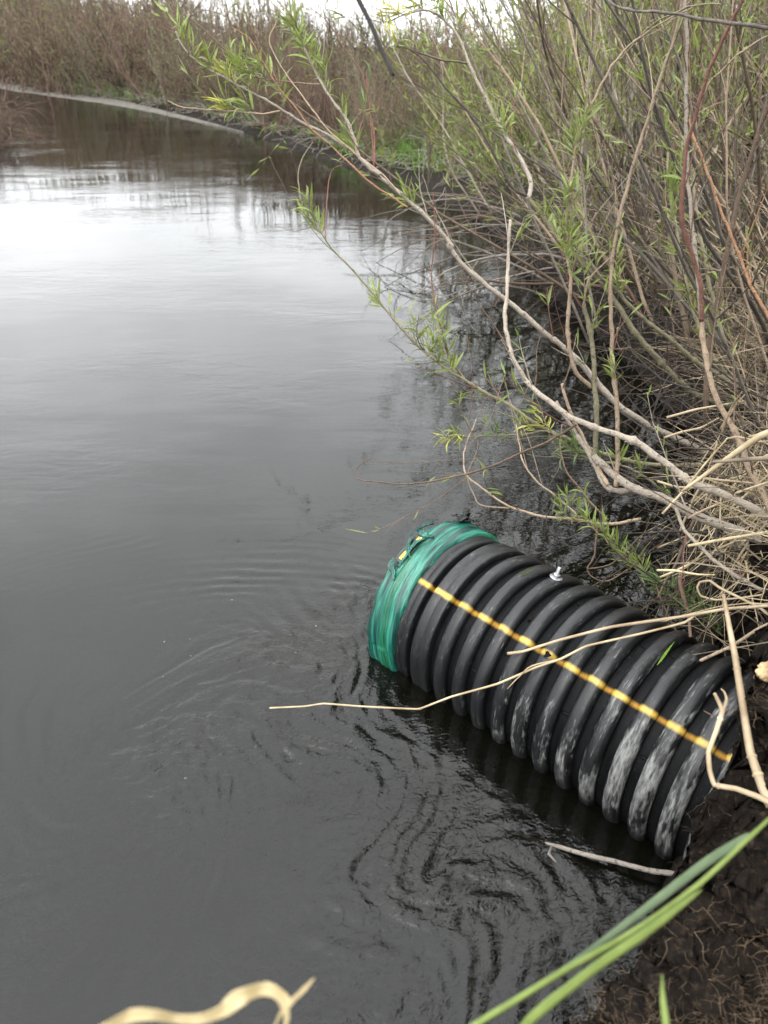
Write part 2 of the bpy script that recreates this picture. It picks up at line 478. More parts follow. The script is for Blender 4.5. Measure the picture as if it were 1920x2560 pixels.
# second, fainter train of eddies thrown off to the left
WK2 = np.array([(-.15, 1.85), (-.45, 1.55), (-.75, 1.25), (-.9, .9)])
dw2 = polydist(X, Y, WK2)
wake = 1.1 * np.exp(-(dw / .42) ** 2) + .5 * np.exp(-(dw2 / .22) ** 2)
wake = wake * (.5 + .75 * sstep(-.25, .35, noise2(X * 2.6, Y * 2.6, 6.1)))
wake = np.clip(wake, 0, 1.3)
lee = inside(X, Y, np.array([(onpipe(.16, 0)[0], onpipe(.16, 0)[1]), (onpipe(1.1, 0)[0], onpipe(1.1, 0)[1]), (.75, .9), (.3, 1.25), (.02, 1.5)]))
ex, ey = X.copy(), Y.copy()                                       # coordinates wound up by the eddies behind the mouth
for (cx_, cy_, r_, a_) in ((-.30, 1.62, .26, 2.6), (-.62, 1.32, .30, -2.2), (-.12, 1.22, .22, 2.8), (.14, .98, .20, -1.1), (-.36, .98, .26, 2.2), (.02, .72, .2, 1.4), (-.85, 1.75, .28, 1.6), (.30, .75, .14, -2.2)):
    q_ = .6 * a_ * np.exp(-((X - cx_) ** 2 + (Y - cy_) ** 2) / r_ ** 2); c_, s_ = np.cos(q_), np.sin(q_)
    dx_, dy_ = ex - cx_, ey - cy_
    ex, ey = cx_ + c_ * dx_ - s_ * dy_, cy_ + s_ * dx_ + c_ * dy_
fa = .93 * ey - .36 * ex; fc = .36 * ey + .93 * ex                 # along and across the current
fa2 = fa + .09 * noise2(X * 4, Y * 4, 1.7) + .03 * noise2(X * 12, Y * 12, 2.7); fc2 = fc + .09 * noise2(X * 4, Y * 4, 8.7) + .03 * noise2(X * 12, Y * 12, 5.7)
chop = (.0065 * noise2(fc2 * 10, fa2 * 5, .3) + .0125 * noise2(fc2 * 24, fa2 * 12, 1.3) + .0064 * noise2(fc2 * 42, fa2 * 27, 2.3)) * np.where(lee, .3, 1)
# bow ripples: crests arc round the mouth on its upstream side
rr = np.hypot(X - .05, (Y - 1.95) * 1.25)
up = sstep(1.7, 2.05, Y + .18 * (X + .3)) * np.exp(-((Y - 2.15) / .33) ** 2) * np.exp(-np.maximum(-(X + .55), 0) / .25) * np.exp(-np.maximum(X - .05, 0) / .12)
wob = .05 * noise2(X * 2.6, Y * 5, 9.4) + .016 * noise2(X * 9, Y * 12, 3.4)
bow = .0010 * np.sin((Y + .38 * (X + .45) ** 2 + wob) * 2 * math.pi / .052) * up * (.15 + 1.2 * sstep(-.15, .35, noise2(X * 3.2, Y * 9, 4.4)))
broad = .004 * noise2(X * 1.1, Y * 1.7, 2.5) + .0016 * noise2(X * 3.1, Y * 5.5, 7.5)
calm = np.exp(-((X + .62) / .55) ** 2) * np.exp(-((Y - 1.35) / .6) ** 2)
folds = (.0050 * noise2(fc2 * 9, fa2 * 2.6, 5.1) + .0016 * noise2(fc2 * 26, fa2 * 6, 6.1)) * calm
Z = chop * wake + bow + folds + broad * np.exp(-np.maximum(np.hypot(X, Y) - 8, 0) / 6)
wm = mesh('river', np.stack([X, Y, Z], -1).reshape(-1, 3), Fq, None or [])
att = wm.attributes.new('wake', 'FLOAT', 'POINT')
att.data.foreach_set('value', np.clip(wake * np.where(lee, .5, 1), 0, 1).astype(np.float32).ravel())
m, t = mat('river_water')
g_ = N(t, 'ShaderNodeTexCoord').outputs['Object']
wk = N(t, 'ShaderNodeAttribute', attribute_name='wake').outputs['Fac']
n_far = noise(t, N(t, 'ShaderNodeMapping', {'Vector': g_, 'Scale': (3.2, 9, 1)}).outputs[0], 1, 4, .55, .4)
n_patch = mrange(t, noise(t, N(t, 'ShaderNodeMapping', {'Vector': g_, 'Scale': (.5, .9, 1)}).outputs[0], 1, 2), .42, .62, .15, 1)
n_mid = noise(t, N(t, 'ShaderNodeMapping', {'Vector': g_, 'Scale': (9, 22, 1)}).outputs[0], 1, 3, .5, .6)
n_fine = noise(t, N(t, 'ShaderNodeMapping', {'Vector': g_, 'Scale': (46, 58, 1)}).outputs[0], 1, 2, .5, 1.2)
hgt = add(t, mul(t, mul(t, n_far, n_patch), .0034), mul(t, mul(t, n_mid, n_patch), .0012))
hgt = add(t, hgt, mul(t, mul(t, n_fine, wk), .0040))
bmp = N(t, 'ShaderNodeBump', {'Height': hgt, 'Distance': 1.0, 'Strength': 1.0}).outputs[0]
fr = N(t, 'ShaderNodeFresnel', {'IOR': 1.333, 'Normal': bmp}).outputs[0]
gl = N(t, 'ShaderNodeBsdfGlossy', {'Color': (1, 1, 1, 1), 'Roughness': .01, 'Normal': bmp}).outputs[0]
trn = N(t, 'ShaderNodeBsdfTransparent', {'Color': (.30, .27, .16, 1)}).outputs[0]
dif = N(t, 'ShaderNodeBsdfDiffuse', {'Color': (.0035, .0036, .0024, 1)}).outputs[0]
body = N(t, 'ShaderNodeMixShader', {0: .45, 1: trn, 2: dif}).outputs[0]
N(t, 'ShaderNodeOutputMaterial', {'Surface': N(t, 'ShaderNodeMixShader', {0: fr, 1: body, 2: gl}).outputs[0]})
M['water'] = m
wm.materials.append(m)
river = tag(obj('river', wm), kind='structure')

# ------------------------------------------------------------------ the pipe
def pipe_material():
    m, t = mat('pipe_plastic')
    g = N(t, 'ShaderNodeTexCoord').outputs['Object']
    s = N(t, 'ShaderNodeSeparateXYZ', {0: g})
    x, y, z = s.outputs
    ang = N(t, 'ShaderNodeMath', {0: z, 1: y}, operation='ARCTAN2').outputs[0]
    rad = N(t, 'ShaderNodeMath', {0: add(t, mul(t, y, y), mul(t, z, z)), 1: .5}, operation='POWER').outputs[0]
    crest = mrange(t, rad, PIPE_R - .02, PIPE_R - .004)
    # stretched along the rib: long coordinate = angle
    v = N(t, 'ShaderNodeCombineXYZ', {0: mul(t, x, 1.0), 1: mul(t, ang, .045), 2: mul(t, rad, .5)}).outputs[0]
    nA = noise(t, v, 48, 7, .7, .5); nB = noise(t, v, 170, 5, .7); nC = noise(t, g, 7, 3); nS = noise(t, g, 260, 2)
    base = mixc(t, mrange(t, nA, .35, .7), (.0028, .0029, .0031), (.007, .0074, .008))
    base = mixc(t, mul(t, mrange(t, crest, .4, 1), mrange(t, nA, .3, .65, .2, 1)), base, (.008, .0083, .009))  # dusty crests; valleys kept blacker, painting in the shade between ribs
    # dried silt on the crests, most near the bank and low on the side facing the river
    along = mrange(t, x, .15, .95, .0, .26)
    low = N(t, 'ShaderNodeMapRange', {0: ang, 1: .95, 2: .35, 3: 0, 4: .16}).outputs[0]
    wet = mrange(t, z, -.075, -.03)
    k = add(t, add(t, along, low), mul(t, nC, .55))
    k = add(t, k, mul(t, nA, .95))
    k = add(t, k, mul(t, nB, .35))
    mud = mul(t, mul(t, mrange(t, k, 1.22, 1.36, 0, .75), mrange(t, crest, .15, .8)), wet)
    c = mixc(t, mud, base, ramp(t, nB, [(.35, (.03, .031, .032)), (.70, (.27, .272, .262))]))
    dust = mul(t, mrange(t, nS, .68, .74, 0, .5), mrange(t, nC, .4, .6))
    c = mixc(t, dust, c, (.16, .15, .14))
    vs_ = N(t, 'ShaderNodeCombineXYZ', {0: x, 1: mul(t, ang, .016), 2: 0.0}).outputs[0]
    scr = mul(t, mul(t, mrange(t, noise(t, vs_, 520, 3, .6), .60, .70), mrange(t, noise(t, g, 14, 3), .45, .62)), mul(t, crest, .75))
    c = mixc(t, scr, c, (.20, .205, .21))
    # sprayed yellow line
    wv = mul(t, add(t, noise(t, g, 30, 3), -.5), .03)
    dl = N(t, 'ShaderNodeMath', {0: add(t, add(t, ang, -.912), wv)}, operation='ABSOLUTE').outputs[0]
    half = mrange(t, crest, 0, 1, .021, .024)
    edge = N(t, 'ShaderNodeMath', {0: half, 1: dl}, operation='SUBTRACT').outputs[0]
    ln = mul(t, mrange(t, edge, -.018, .014), mrange(t, x, .095, .11))
    ln = mul(t, ln, mrange(t, nA, .28, .6, .5, 1))
    yc = mixc(t, crest, (.26, .135, .02), (.45, .31, .055))
    yc = mixc(t, mrange(t, nB, .5, .75, 0, .5), yc, (.36, .24, .05))
    c = mixc(t, ln, c, yc)
    ro = add(t, mrange(t, nA, .3, .7, .27, .46), mul(t, mud, .35))
    b, o = finish(t, c, ro, add(t, mul(t, nA, .5), mul(t, nB, .4)), .0026, 1.0, .22)
    t.links.new(mrange(t, crest, .1, 1, .05, .36), b.inputs['Specular IOR Level'])  # gloss cut in the valleys, standing in for sky blocked by the ribs
    return m
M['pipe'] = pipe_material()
def plain(name, c, rough=.5, metal=0.0, spec=.5, nscale=60, var=.3, dist=.001):
    m, t = mat(name)
    n = noise(t, coord(t), nscale, 4)
    finish(t, ramp(t, n, [(.3, tuple(x * (1 - var) for x in c)), (.7, tuple(min(1, x * (1 + var)) for x in c))]), rough, n, dist, .6, spec, metal)
    return m
M['steel'] = plain('steel', (.34, .35, .36), .38, 1.0, nscale=90, var=.15)
M['hole'] = plain('hole', (.004, .004, .004), .9, spec=.1)
M['black_film'] = plain('black_film', (.010, .008, .009), .35, dist=.003)
M['stone'] = plain('stone', (.34, .23, .12), .8, nscale=35, var=.5, dist=.004)

pipe = empty('corrugated_pipe')
pipe.matrix_world = PIPE_MAT
tag(pipe, 'black corrugated plastic culvert pipe with yellow paint line and green wrapped mouth', 'pipe')
NA = 128
def lathe(prof, a0=0.0, a1=2 * math.pi, n=NA, fn=None):
    """profile of (t, r) swept about the pipe axis, in pipe coordinates"""
    P = np.asarray(prof, float)
    closed = abs(a1 - a0 - 2 * math.pi) < 1e-6
    th = a0 + (a1 - a0) * np.arange(n if closed else n + 1) / n
    Tt = P[:, 0][:, None] + 0 * th[None]; Rr = P[:, 1][:, None] + 0 * th[None]
    if fn is not None: Tt, Rr = fn(Tt, Rr, th[None] + 0 * Tt)
    V = np.stack([Tt, Rr * np.cos(th)[None], Rr * np.sin(th)[None]], -1).reshape(-1, 3)
    m_, k_ = len(P), len(th)
    i = np.arange(m_ - 1)[:, None] * k_; j = np.arange(k_ if closed else k_ - 1)[None, :]; q = (j + 1) % k_
    return V, np.stack([i + j, i + j + k_, i + q + k_, i + q], -1).reshape(-1, 4)
def small_wobble(T_, R_, A_):
    q = np.stack([T_ * 9, np.cos(A_) * 1.3, np.sin(A_) * 1.3], -1)
    return T_ + .0012 * noise3(q), R_ + .0016 * noise3(q + 7)
R0 = PIPE_R
VAL = R0 - .0235
V, f = lathe([(0, VAL - .02), (0.0, VAL), (.3, VAL), (.7, VAL), (1.1, VAL), (1.55, VAL)], fn=None)
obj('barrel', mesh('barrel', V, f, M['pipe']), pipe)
V, f = lathe([(1.5, VAL - .02), (.7, VAL - .02), (0, VAL - .02)])
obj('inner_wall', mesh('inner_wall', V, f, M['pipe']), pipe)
# two flat bands next to the wrap
for (c, wd, r) in ((.124, .046, R0 - .006), (.200, .060, R0 - .002)):
    h = wd / 2
    V, f = lathe([(c - h - .007, VAL - .002), (c - h - .003, VAL + .006), (c - h - .001, r - .004), (c - h + .0025, r - .0004), (c - h + .006, r), (c - .004, r), (c - .0015, r - .0022), (c + .0015, r - .0022), (c + .004, r),
                  (c + h - .006, r), (c + h - .0025, r - .0004), (c + h + .001, r - .004), (c + h + .003, VAL + .006), (c + h + .007, VAL - .002)], fn=small_wobble)
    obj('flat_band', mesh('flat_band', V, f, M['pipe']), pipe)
CRESTS = [.277 + .069 * i for i in range(17)]
for c in CRESTS:
    prof = []
    for k in range(15):
        a = math.pi * k / 14
        s_ = math.cos(a)
        q = (abs(math.sin(a))) ** .32
        prof.append((c - s_ * .0180 * (1.22 if 2 > k or k > 12 else 1), VAL - .002 + (R0 - VAL + .002) * q))
    V, f = lathe(prof, fn=small_wobble)
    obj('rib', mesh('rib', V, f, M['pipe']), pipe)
# moulded tabs in the valleys
for c, dg in ((.87, 30), (.73, 88), (.80, 92), (.45, 40), (.94, 86), (.66, 28), (.38, 20), (.52, 96)):
    mb = MB(); a = math.radians(dg)
    p0 = np.array([c - .008, VAL * math.cos(a), VAL * math.sin(a)]); p1 = p0 + np.array([.016, 0, 0])
    mb.tube([p0 - [.006, 0, 0], p0, p1, p1 + [.006, 0, 0]], [.003, .0045, .0045, .003], 6)
    mb.build('moulded_tab', M['pipe'], pipe)
def disc_axis(mb, p, n, r, h, sides, chamf=.12):
    mb.tube([p, p + n * h * chamf, p + n * h * (1 - chamf), p + n * h], [r * .93, r, r, r * .93], sides, cap=True)
# bolt
a = math.radians(104); nv = np.array([0, math.cos(a), math.sin(a)]); bp = np.array([.413, R0 * nv[1], R0 * nv[2]]) - nv * .003
tl = nrm(nv + np.array([.12, 0, 0]))
mb = MB(); disc_axis(mb, bp + tl * .001, tl, .0062, .034, 14, .06)
for k in range(8):
    mb.tube([bp + tl * (.016 + k * .0021), bp + tl * (.0172 + k * .0021)], [.0066, .0066], 14)
bolt = mb.build('bolt', M['steel'], pipe)
mb = MB(); disc_axis(mb, bp + tl * .002, tl, .0185, .0028, 28); mb.build('washer', M['steel'], bolt)
mb = MB(); disc_axis(mb, bp + tl * .0048, tl, .0115, .0095, 6, .12); mb.build('nut', M['steel'], bolt, smooth=False)
# drilled hole with a raised burr, on the yellow line
a = math.radians(51.7); nv = np.array([0, math.cos(a), math.sin(a)]); tg = np.array([0, -math.sin(a), math.cos(a)]); ax = np.array([1., 0, 0])
hp = np.array([.5565, (R0 + .0012) * nv[1], (R0 + .0012) * nv[2]])
th = np.arange(18) / 18 * 2 * math.pi
rw = 1 + .2 * np.sin(3 * th + 1) + .1 * np.sin(5 * th)
V = [hp + (ax * math.cos(q) + tg * math.sin(q)) * .0085 * r_ for q, r_ in zip(th, rw)]
hole = obj('drilled_hole', mesh('drilled_hole', V, [list(range(18))], M['hole'], False), pipe)
mb = MB()
ring = [hp + (ax * math.cos(q) + tg * math.sin(q)) * .0095 * r_ + nv * .0005 * math.sin(4 * q) for q, r_ in zip(th, rw)]
mb.tube(np.array(ring + ring[:1]), .0013, 5); mb.build('burr', M['pipe'], hole)

# green stretch-film wrap over the mouth
def film_material():
    m, t = mat('green_film')
    g = N(t, 'ShaderNodeTexCoord').outputs['Object']
    s = N(t, 'ShaderNodeSeparateXYZ', {0: g}); x, y, z = s.outputs
    ang = N(t, 'ShaderNodeMath', {0: z, 1: y}, operation='ARCTAN2').outputs[0]
    v = N(t, 'ShaderNodeCombineXYZ', {0: add(t, x, mul(t, ang, .022)), 1: mul(t, ang, .013), 2: 0.0}).outputs[0]
    n1 = noise(t, v, 60, 5, .6, .3); n2 = noise(t, v, 260, 4, .6); n3 = noise(t, v, 22, 2)
    c = ramp(t, add(t, mul(t, n1, .65), mul(t, n2, .35)), [(.38, (.002, .012, .012)), (.49, (.006, .075, .056)), (.59, (.024, .20, .14)), (.74, (.17, .50, .38))])
    c = mixc(t, mrange(t, n3, .54, .64, 0, .7), c, (.008, .12, .035))
    b = N(t, 'ShaderNodeBsdfPrincipled', {'Base Color': c, 'Roughness': .28, 'Specular IOR Level': .55})
    t.links.new(N(t, 'ShaderNodeBump', {'Height': add(t, n1, mul(t, n2, .5)), 'Distance': .006, 'Strength': .9}).outputs[0], b.inputs['Normal'])
    tr = N(t, 'ShaderNodeBsdfTranslucent', {'Color': c})
    N(t, 'ShaderNodeOutputMaterial', {'Surface': N(t, 'ShaderNodeMixShader', {0: .15, 1: b.outputs[0], 2: tr.outputs[0]}).outputs[0]})
    return m
M['film'] = film_material()
def film_fn(T_, R_, A_):
    u = T_ + .02 * A_
    q = np.stack([u * 38, np.cos(A_) * 1.5, np.sin(A_) * 1.5], -1)
    wr = noise3(q) * .017 + noise3(np.stack([u * 110, np.cos(A_) * 3, np.sin(A_) * 3], -1)) * .007
    e = sstep(.085, .105, T_)
    T2 = T_ + e * .012 * noise3(np.stack([A_ * 0 + 3, np.cos(A_) * 3, np.sin(A_) * 3], -1)) + (1 - sstep(0, .03, T_)) * .012 * noise3(np.stack([A_ * 0 + 9, np.cos(A_) * 4, np.sin(A_) * 4], -1))
    return T2, R_ + np.abs(wr) * (1 - .85 * e)
prof = [(.035, R0 - .07), (.004, R0 - .05), (-.008, R0 - .022), (-.004, R0 - .004), (.006, R0 + .002)] + [(.006 + .1 * k / 26, R0 + .003 + .004 * math.sin(math.pi * k / 26)) for k in range(1, 25)] + [(.103, R0 + .001), (.106, R0 - .003), (.108, R0 - .012)]
V, f = lathe(prof, n=300, fn=film_fn)
wrap = obj('plastic_wrap', mesh('plastic_wrap', V, f, M['film']), pipe)
wrap['label'] = 'shiny green stretch film wound round the pipe mouth'
def pp(t_, deg, r): 
    a = math.radians(deg); return np.array([t_, r * math.cos(a), r * math.sin(a)])
def film_strip(pts, wid, name='torn_flap', m_='film', par=None, seed=1, thick=.0012):
    P = spline([pp(*q) for q in pts], 6)
    rr_ = np.random.RandomState(seed)
    n = len(P); t_ = np.gradient(P, axis=0)
    mb = MB()
    W = np.interp(np.linspace(0, 1, n), np.linspace(0, 1, len(wid)), wid)
    rows = []
    for i in range(n):
        nn = nrm([0, P[i][1], P[i][2]]); sd_ = nrm(np.cross(t_[i], nn))
        rows.append([P[i] + sd_ * W[i] * (k / 6 - .5) + nn * (.0035 * math.sin(k * 2.1 + i * .35) + rr_.uniform(-.001, .001)) for k in range(7)])
    V = np.array(rows).reshape(-1, 3)
    i = np.arange(n - 1)[:, None] * 7; j = np.arange(6)[None, :]
    f = np.stack([i + j, i + j + 1, i + j + 8, i + j + 7], -1).reshape(-1, 4)
    o = obj(name, mesh(name, V, f, M[m_]), par or wrap)
    sm = o.modifiers.new('thickness', 'SOLIDIFY'); sm.thickness = thick
    return o
# yellow sticker showing through a tear, its dark gap, and the torn flaps round it
def patch(name, t0, t1, d0, d1, r, m_, par, nx=8, ny=16, lump=.0):
    V = []
    for i in range(nx + 1):
        for j in range(ny + 1):
            u, v = i / nx, j / ny
            rr_ = r + lump * noise3(np.array([u * 5, v * 7, t0 * 90.]))
            V.append(pp(t0 + (t1 - t0) * u + .004 * math.sin(v * 3), d0 + (d1 - d0) * v, rr_))
    f = [[i * (ny + 1) + j, i * (ny + 1) + j + 1, (i + 1) * (ny + 1) + j + 1, (i + 1) * (ny + 1) + j] for i in range(nx) for j in range(ny)]
    return obj(name, mesh(name, V, f, M[m_]), par)
m, t = mat('sticker')
g = N(t, 'ShaderNodeTexCoord').outputs['Object']
vv = N(t, 'ShaderNodeMapping', {'Vector': g, 'Scale': (120, 60, 60)}).outputs[0]
n = noise(t, vv, 1.6, 2); n2 = noise(t, g, 400, 2)
c = mixc(t, mrange(t, n, .58, .62), (.72, .50, .03), (.05, .03, .01))
finish(t, c, .35, n2, .001, .4)
M['sticker'] = m
patch('tear_gap', .004, .036, 55, 78, R0 + .0155, 'black_film', wrap, lump=.002)
stick_o = patch('sticker', .016, .028, 57, 76, R0 + .0172, 'sticker', wrap, lump=.002)
stick_o['label'] = 'yellow printed sticker under the torn film'
film_strip([(-.012, 82, R0 + .010), (.004, 80, R0 + .017), (.024, 79, R0 + .019), (.05, 82, R0 + .010)], [.016, .024, .022, .01], seed=2)
film_strip([(-.006, 76, R0 + .03), (.010, 70, R0 + .026), (.030, 64, R0 + .024), (.05, 60, R0 + .013)], [.006, .008, .007, .005], seed=3)
film_strip([(.004, 72, R0 + .016), (.018, 66, R0 + .022), (.034, 62, R0 + .02), (.05, 62, R0 + .01)], [.004, .007, .008, .004], seed=12)
film_strip([(.034, 78, R0 + .012), (.030, 70, R0 + .021), (.033, 60, R0 + .02), (.03, 52, R0 + .012)], [.004, .010, .010, .004], seed=13)
film_strip([(.0, 56, R0 + .013), (.014, 51, R0 + .023), (.03, 48, R0 + .02), (.045, 44, R0 + .011)], [.010, .020, .016, .006], seed=4)
film_strip([(-.008, 94, R0 + .008), (-.010, 89, R0 + .012), (-.012, 83, R0 + .016), (-.012, 79, R0 + .02)], [.008, .014, .012, .003], seed=5)
film_strip([(.0, 132, R0 + .012), (-.004, 126, R0 + .024), (.004, 121, R0 + .030), (.012, 117, R0 + .022)], [.008, .022, .022, .008], seed=7)
kn = patch('black_scrap', .0, .042, 108, 124, R0 + .022, 'black_film', wrap, 8, 10, .016)
film_strip([(.0, 126, R0 + .018), (.012, 121, R0 + .040), (.024, 115, R0 + .030)], [.010, .018, .006], 'black_scrap', 'black_film', seed=8)
film_strip([(.03, 118, R0 + .018), (.042, 113, R0 + .032), (.046, 107, R0 + .022)], [.008, .015, .004], 'black_scrap', 'black_film', seed=9)

# ------------------------------------------------------------------ leaves and willows
def leaf_mesh(name, m_, curve, fold=.18, wid=.125, n=6):
    s = np.linspace(0, 1, n + 1)
    W = wid * np.sin(np.pi * np.clip(s, 0.02, 1) ** .85) ** .9 * (1 - .25 * s); W[-1] = .004
    P = np.stack([s - .25 * abs(curve) * s ** 2, 0 * s + .08 * curve * np.sin(s * 3), curve * .55 * s ** 2], -1)
    mb = MB(); mb.ribbon(P, W, (0, 1, 0), fold)
    return mesh(name, mb.v[0], mb.f[0], m_)
LEAF = {k: [leaf_mesh('leaf', M[k], c, fo, wd) for c, fo, wd in ((-.6, .2, .13), (-.25, .25, .12), (.15, .3, .11), (.5, .15, .14), (-1.0, .1, .115))] for k in ('leaf', 'leaf_yellow', 'leaf_dark')}
def basis(d, roll):
    d = nrm(d)
    up = np.array([0, 0, 1.]) if abs(d[2]) < .95 else np.array([1., 0, 0])
    s_ = nrm(np.cross(up, d)); n_ = np.cross(d, s_)
    c, q = math.cos(roll), math.sin(roll)
    s2 = s_ * c + n_ * q; n2 = np.cross(d, s2)
    return Matrix(((d[0], s2[0], n2[0]), (d[1], s2[1], n2[1]), (d[2], s2[2], n2[2])))
LEAVES = 0
def put_leaf(parent, p, d, L, kind='leaf'):
    global LEAVES
    o = bpy.data.objects.new('leaf', rnd.choice(LEAF[kind]))
    o.matrix_local = Matrix.Translation(Vector(p)) @ basis(d, rnd.uniform(-1.2, 1.2)).to_4x4() @ Matrix.Diagonal((L, L, L, 1))
    link(o, parent); LEAVES += 1
    return o
def rv():
    return nrm([rnd.gauss(0, 1), rnd.gauss(0, 1), rnd.gauss(0, 1)])
def project(P):
    q = P - CAM
    zc = q[..., 1] * math.cos(PITCH) - q[..., 2] * math.sin(PITCH); u = q[..., 1] * math.sin(PITCH) + q[..., 2] * math.cos(PITCH)
    return np.stack([960 + F * q[..., 0] / zc, 1280 - F * u / zc], -1), zc
def branch(root, pts, d0, d1, w0, w1, m_, leaves=(), name='branch', knots=True, sub=9, kind='leaf', size=60, dead=False, twigs=None):
    """one limb of a willow: base to tip, given by where it passes and its distance at base and tip; widths in photo pixels"""
    n = len(pts)
    L = np.concatenate([[0], np.cumsum(np.hypot(*np.diff(np.array(pts, float), axis=0).T))]); L /= L[-1]
    bow_ = rnd.uniform(-.06, .06)
    P = np.array([at(x, y, d0 + (d1 - d0) * s + bow_ * math.sin(math.pi * s)) for (x, y), s in zip(pts, L)])
    P = spline(P, sub)
    s = np.linspace(0, 1, len(P))
    px, zc = project(P)
    rad = (w0 + (w1 - w0) * s ** .9) * .45 / F * zc
    ln = np.concatenate([[0], np.cumsum(np.linalg.norm(np.diff(P, axis=0), axis=1))])
    rad = rad * (1 + .10 * noise3(np.stack([ln * 30, ln * 0 + d0 * 7, ln * 0 + w0], -1)))
    if knots:
        for _ in range(int(ln[-1] * 9)):
            rad = rad * (1 + rnd.uniform(.15, .45) * np.exp(-((ln - rnd.uniform(0, ln[-1])) / .007) ** 2))
    for fq, am in ((7, .006), (26, .0042), (60, .0013)):
        P = P + am * np.stack([noise3(P * fq), noise3(P * fq + 5), noise3(P * fq + 9)], -1)
    off = np.array(root.location)
    mb = MB(); mb.tube(P, rad, 8 if w0 > 9 else 6)
    # bud stubs
    for _ in range(int(ln[-1] * (10 if not dead else 4))):
        i = rnd.randrange(2, len(P) - 2); tg_ = nrm(P[i + 1] - P[i]); sd_ = nrm(np.cross(tg_, rv()))
        q = P[i] + sd_ * rad[i] * .8
        mb.tube([q, q + (sd_ * .6 + tg_ * .8) * (rad[i] * .7 + .002)], [rad[i] * .35 + .0006, .0005], 4)
    o = mb.build(name, M[m_], root, off)
    nt_ = int(ln[-1] * 5) if twigs is None else twigs
    for _ in range(nt_ if w0 > 5 else 0):
        i = rnd.randrange(int(len(P) * .2), len(P) - 2); tg_ = nrm(P[i + 1] - P[i])
        rt = min(rad[i] * .4, .0026); l_ = rnd.uniform(.10, .42)
        Q = [P[i]]; dq = nrm(tg_ + .75 * rv() + np.array([0, 0, .2]))
        for _k in range(9):
            dq = nrm(dq + .14 * rv() + np.array([0, 0, .03])); Q.append(Q[-1] + dq * l_ / 9)
        Q = np.array(Q); tb = MB(); tb.tube(Q, np.linspace(rt, .0008, 10), 5)
        for _k in range(rnd.randrange(2)):
            j = rnd.randrange(3, 8); e_ = nrm(Q[j + 1] - Q[j] + .06 * rv()); tb.tube([Q[j], Q[j] + e_ * l_ * .15, Q[j] + (e_ + .3 * rv()) * l_ * .3], [.0012, .001, .0006], 4)
        tb.build('twig', M[rnd.choice((m_, m_, 'bark_brown', 'bark_red'))], o, off)
        if rnd.random() < .45:
            for _k in range(rnd.randrange(3, 8)):
                j = rnd.randrange(4, 10); put_leaf(o, Q[j] - off, nrm(Q[j] - Q[j - 1]) + .8 * rv(), rnd.uniform(.5, 1.0) * size / F * zc[i], rnd.choice((kind, 'leaf', 'leaf_dark')))
    for lf in leaves:
        x, y, k = lf[:3]
        kd = lf[3] if len(lf) > 3 else kind
        sz = lf[4] if len(lf) > 4 else size
        i = int(np.argmin(np.hypot(px[:, 0] - x, px[:, 1] - y)))
        i = min(max(i, 1), len(P) - 2)
        tg_ = nrm(P[i + 1] - P[i - 1])
        goal = at(x, y, zc[i])                       # the sprig reaches from the limb towards this place
        reach = goal - P[i]
        sh = nrm(.7 * tg_ + np.array([0, 0, .5]) + .3 * rv() + reach * 6)
        sl = max(.02, min(.16, np.linalg.norm(reach) * 1.2)) + .012 * k ** .5
        S = spline([P[i], P[i] + sh * sl * .5 + rv() * .003, P[i] + sh * sl + np.array([0, 0, .006])], 4)
        tb = MB(); tb.tube(S, np.linspace(.0018, .0009, len(S)), 5)
        tb.build('shoot', M['bark_olive'], o, off)
        k = int(k * 1.35)
        for j in range(k):
            u = (.15 + .85 * j / max(1, k - 1)); q = S[int(u * (len(S) - 1))]
            rd = rv(); rd = nrm(rd - sh * (rd @ sh))
            spread = .95 - .5 * u
            put_leaf(o, q - off, sh * (1 - spread * .45) + rd * spread, rnd.uniform(.65, 1.15) * sz / F * zc[i], kd)
    return o

# --- willow whose pale forked trunk leans in from the right edge, over the pipe
w1 = empty('willow_bush', at(2000, 1390, 2.05)); tag(w1, 'willow with a pale forked trunk leaning in low over the black pipe', 'willow')
branch(w1, [(2020, 1385), (1920, 1352), (1839, 1325), (1785, 1308), (1728, 1284), (1668, 1251), (1608, 1230), (1562, 1207), (1516, 1172), (1487, 1140)], 2.05, 2.2, 31, 20, 'bark_pale', name='trunk', dead=True)
branch(w1, [(1488, 1146), (1492, 1045), (1487, 964), (1484, 877), (1472, 814), (1458, 764)], 2.2, 2.25, 15, 12, 'bark_olive', [(1480, 720, 7), (1500, 830, 4), (1545, 640 + 175, 3)])
branch(w1, [(1600, 1222), (1545, 1228), (1510, 1210), (1481, 1149), (1446, 1091), (1411, 1039), (1391, 1003)], 2.2, 2.22, 17, 9, 'bark_pale', dead=True)
branch(w1, [(1520, 1212), (1495, 1170), (1462, 1100), (1430, 1040), (1412, 990), (1404, 962)], 2.19, 2.2, 10, 8, 'bark_tan', dead=True)
branch(w1, [(1539, 1216), (1544, 1132), (1542, 1016), (1533, 918), (1530, 831), (1527, 744), (1533, 640), (1550, 550), (1568, 463), (1602, 347), (1626, 278), (1654, 185), (1689, 87), (1706, 0), (1722, -80)], 2.17, 2.0, 13, 7, 'bark_tan', [(1528, 960, 5), (1545, 950, 3)], dead=True)
branch(w1, [(2030, 1335), (1920, 1290), (1886, 1271), (1793, 1230), (1730, 1207), (1666, 1161), (1597, 1109), (1539, 1085), (1469, 1062), (1411, 1034), (1359, 993), (1319, 958), (1284, 900), (1267, 843), (1261, 785), (1267, 715), (1272, 640), (1275, 550)], 2.0, 2.3, 25, 8, 'bark_pale', dead=True)
